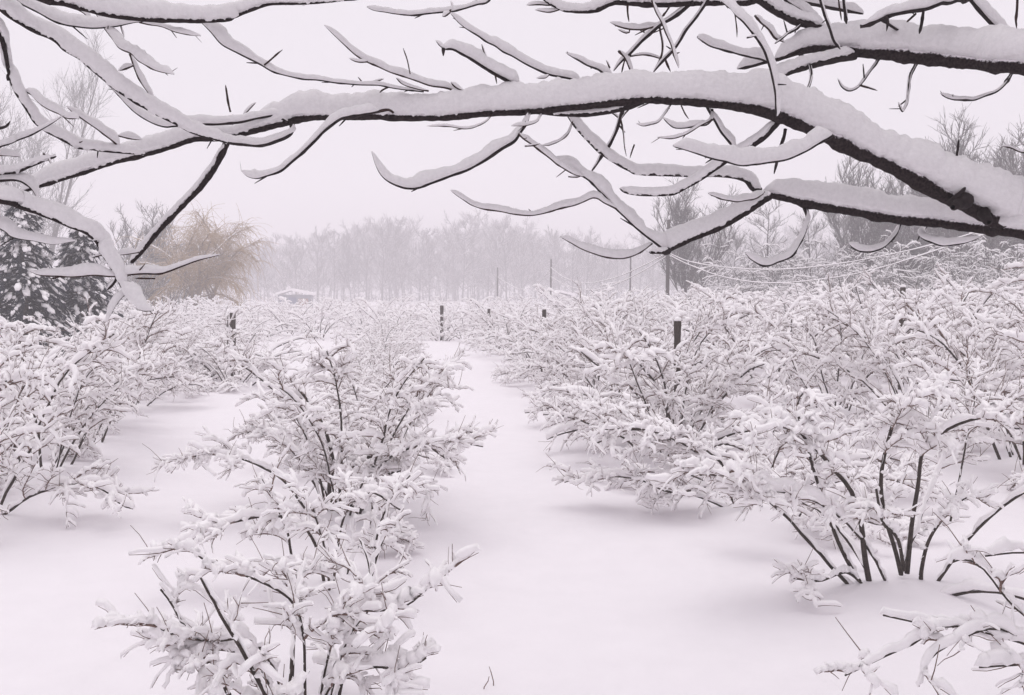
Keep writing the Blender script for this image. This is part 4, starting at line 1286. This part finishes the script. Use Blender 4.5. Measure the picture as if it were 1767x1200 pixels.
def pole(px, d, ytop, w, label):
    x, y = xy(px, d)
    g = float(gz(x, y))
    h = htop(ytop, d) - g
    t = thing('utility_pole', label, 'pole', (x, y, g), 0, 'line of thin poles')
    a = Acc()
    z = np.linspace(-0.4, h, 8)
    r = w / F * d / 2
    P = np.stack([0.01 * z, 0 * z, z], -1)
    a.tubes(np.vstack([P, P[-1:] + [0, 0, 0.01]]), np.append(np.linspace(r * 1.15, r * 0.85, 8), 0.003), 8)
    a.build('shaft', POLE, t)
    b = Acc()
    for zz in (h * 0.74, h * 0.68):
        b.tubes(np.array([[0.0, 0, zz], [0.10, -0.03, zz + 0.01], [0.16, -0.05, zz + 0.06]]), [0.025, 0.025, 0.03], 6)
    b.build('bracket', POST, t)

def wire(pts, d0, d1, w, label):
    k = len(pts)
    P = np.array([at(px, py, d0 + (d1 - d0) * i / (k - 1)) for i, (px, py) in enumerate(pts)])
    S, par = spline(P, 0.4)
    dm = (d0 + d1) / 2
    r = w / F * dm / 2
    org = S[0].copy()
    t = thing('overhead_wire', label, 'wire', tuple(org), 0, 'snow-coated overhead wires')
    a = Acc()
    a.tubes(S - org, np.full(len(S), r * 0.45), 5)
    a.build('cable', POST, t)
    s = Acc()
    n = len(S)
    s.snow(S - org, np.full(n, r * 2.0), np.full(n, r * 1.8), 7, 0, np.random.default_rng(3), 0.12)
    s.build('snow', SNOW, t)

def shed(px, d, wpx, ytop, ybase, label, cols, depth=3.0):
    x, y = xy(px, d)
    g = float(gz(x, y))
    w = wpx / F * d
    hh = htop(ytop, d) - g
    t = thing('shed', label, 'shed', (x, y, g), R(6))
    a = Acc()
    a.box((-w / 2, 0, -0.2), (w / 2, depth, hh * 0.66))
    a.build('wall', cols[0], t, smooth=False)
    if len(cols) > 1:
        b = Acc(); b.box((-w * 0.18, -0.05, -0.1), (w * 0.06, 0.0, hh * 0.52)); b.build('door', cols[1], t, smooth=False)
        c = Acc(); c.box((w * 0.12, -0.06, -0.1), (w * 0.42, -0.004, hh * 0.46)); c.build('panel', cols[2], t, smooth=False)
        e = Acc(); e.box((-w * 0.44, -0.05, hh * 0.2), (-w * 0.26, -0.004, hh * 0.5)); e.build('window', WALLB, t, smooth=False)
    r = Acc()
    e = 0.3
    zb, zt = hh * 0.66, hh
    th = 0.3
    v = []
    for yy in (-e, depth + e):
        v += [(-w / 2 - e, yy, zb - 0.05), (-w * 0.1, yy, zt - th), (w / 2 + e, yy, zb - 0.05), (w / 2 + e, yy, zb + th), (-w * 0.1, yy, zt), (-w / 2 - e, yy, zb + th)]
    q = [(0, 1, 4, 5), (1, 2, 3, 4), (6, 11, 10, 7), (7, 10, 9, 8), (0, 6, 7, 1), (1, 7, 8, 2), (2, 8, 9, 3), (3, 9, 10, 4), (4, 10, 11, 5), (5, 11, 6, 0)]
    r.add(v, q)
    r.build('snowy_roof', SNOW, t, smooth=False)

def net_fence():
    d = 44
    x0, y0 = xy(298, d); x1, y1 = xy(412, d + 3)
    g = float(gz(x0, y0))
    t = thing('netting_fence', 'snow-caked netting fence with short posts below the willow', 'fence', (x0, y0, g))
    vx = np.array([x1 - x0, y1 - y0, 0])
    zt = htop(527, d) - g
    n = 9
    for i in range(n):
        p = vx * i / (n - 1)
        hp = zt * rng.uniform(0.94, 1.1)
        a = Acc(); a.tubes(np.array([p + [0, 0, -0.2], p + [0.01, 0, hp * 0.6], p + [0.02, 0, hp]]), [0.018, 0.018, 0.016], 6)
        ob = a.build('post', POST, t)
        s = Acc(); s.tubes(np.linspace(p + [0, -0.02, hp * 0.1], p + [0.02, -0.02, hp + 0.06], 7), 0.042 * (1 + 0.25 * rng.standard_normal(7).clip(-1.2, 1.2)) * np.array([1, 1, 1, 1, 1, 0.9, 0.2]), 7)
        s.build('snow', SNOW, ob)
    for k in range(4):
        z = zt * (0.92 - 0.2 * k)
        P = np.array([vx * u + [0, 0, z - 0.05 * math.sin(u * 3.14 * (n - 1)) ** 2] for u in np.linspace(0, 1, 49)])
        a = Acc(); a.tubes(P, np.full(49, 0.006), 4)
        ob = a.build('wire', POST, t)
        s = Acc(); s.snow(P, np.full(49, 0.055), np.full(49, 0.05), 6, 0, np.random.default_rng(40 + k), 0.3)
        s.build('snow', SNOW, ob)

def build_small():
    post(401, 541, 23, 9, 'dark weathered post above the bushes of the left row')
    post(762, 528, 42, 6.5, 'dark post standing at the far end of the right lane', 0.01)
    post(937, 535, 24, 7, 'short dark post among the bushes right of the lane end', -0.03)
    post(846, 534, 37, 6, 'small leaning dark post between the lane end post and the wood', 0.12)
    post(1170, 556, 13.2, 12, 'broad dark post half buried in the right row of bushes', 0.02)
    post(1558, 497, 20, 10, 'small dark post high among the bushes at the far right', 0.0)
    pole(1151, 60, 380, 6.5, 'tallest dark pole with wires, below the forked snowy branch tip')
    pole(950, 100, 448, 3, 'thin pole beside the small white roof')
    pole(858, 125, 462, 2.6, 'thinnest pole farthest left before the wood')
    pole(1087, 92, 438, 2.8, 'thin pole left of the tallest pole')
    wire([(1153, 437), (1190, 452), (1250, 462), (1340, 466), (1440, 457), (1550, 437), (1650, 412), (1800, 365), (1990, 300)], 60, 40, 2.1, 'upper snow-coated wire sagging right from the tallest pole')
    wire([(1153, 440), (1190, 458), (1250, 479), (1320, 489), (1400, 485), (1500, 468), (1640, 425), (1800, 370), (1990, 302)], 59.8, 39.5, 2.1, 'lower snow-coated wire sagging right from the tallest pole')
    wire([(1150, 438), (1110, 459), (1060, 480), (1010, 489), (975, 480), (950, 462)], 60, 100, 1.4, 'upper snow-coated wire running left to the thin pole')
    wire([(1150, 443), (1110, 468), (1060, 492), (1020, 501), (980, 494), (950, 478)], 60.2, 99.8, 1.4, 'lower snow-coated wire running left to the thin pole')
    wire([(950, 466), (925, 492), (900, 500), (880, 492), (858, 478)], 100, 125, 1.1, 'faint snowy wire between the two farthest poles')
    shed(508, 135, 56, 498, 522, 'small snow-roofed shed with blue and reddish front near the willow', (WALLG, WALLB, WALLR))
    shed(970, 130, 38, 501, 516, 'low hut under a white snow roof beside the thin pole', (WALLW,), 4)
    net_fence()
    for i, (px, py, d, lab) in enumerate([(832, 1163, 5.05, 'bare twig tip poking from the snow at the lower edge of the right lane'), (852, 1150, 5.1, 'short bare twig tip right of the other one at the lower edge')]):
        p = at(px, py, d)
        g = float(gz(p[0], p[1]))
        t = thing('twig', lab, 'twig', (p[0], p[1], g), i * 1.7, 'twig tips poking from the lane snow')
        a = Acc()
        L = 0.07 + 0.03 * (i % 2)
        a.tubes(np.array([[0, 0, -0.05], [0.01, 0, 0.3 * L], [0.03, 0.01, 0.7 * L], [0.035, 0.02, L]]), [0.003, 0.0028, 0.0024, 0.0014], 5)
        a.build('stem', RED, t)

# ------------------------------------------------------------------ build all
build_bushes()
build_ground()
overhanging_trees()
conifer(40, 28, 350, 5, 'large dark conifer with snow pillows at the left edge', 2.0)
conifer(140, 30, 392, 6, 'second dark conifer right of the large one, behind the forked branch', 1.7)
conifer(-70, 30, 330, 8, 'dark conifer cut off by the left edge', 2.0)
background()
willow()
build_small()

# ------------------------------------------------------------------ haze: falling snow in the air
hz = Acc()
hz.box((-510, -510, -1.4), (510, 615, 24))
hm = bpy.data.materials.new('haze')
hm.use_nodes = True
n_ = hm.node_tree.nodes
n_.clear()
ho = n_.new('ShaderNodeOutputMaterial')
pv = n_.new('ShaderNodeVolumePrincipled')
pv.inputs['Color'].default_value = (0.97, 0.95, 0.975, 1)
pv.inputs['Density'].default_value = 0.0046
hm.node_tree.links.new(pv.outputs[0], ho.inputs['Volume'])
h_ = hz.build('haze', hm, smooth=False)
tag(h_, 'pale haze of falling snow', kind='stuff')
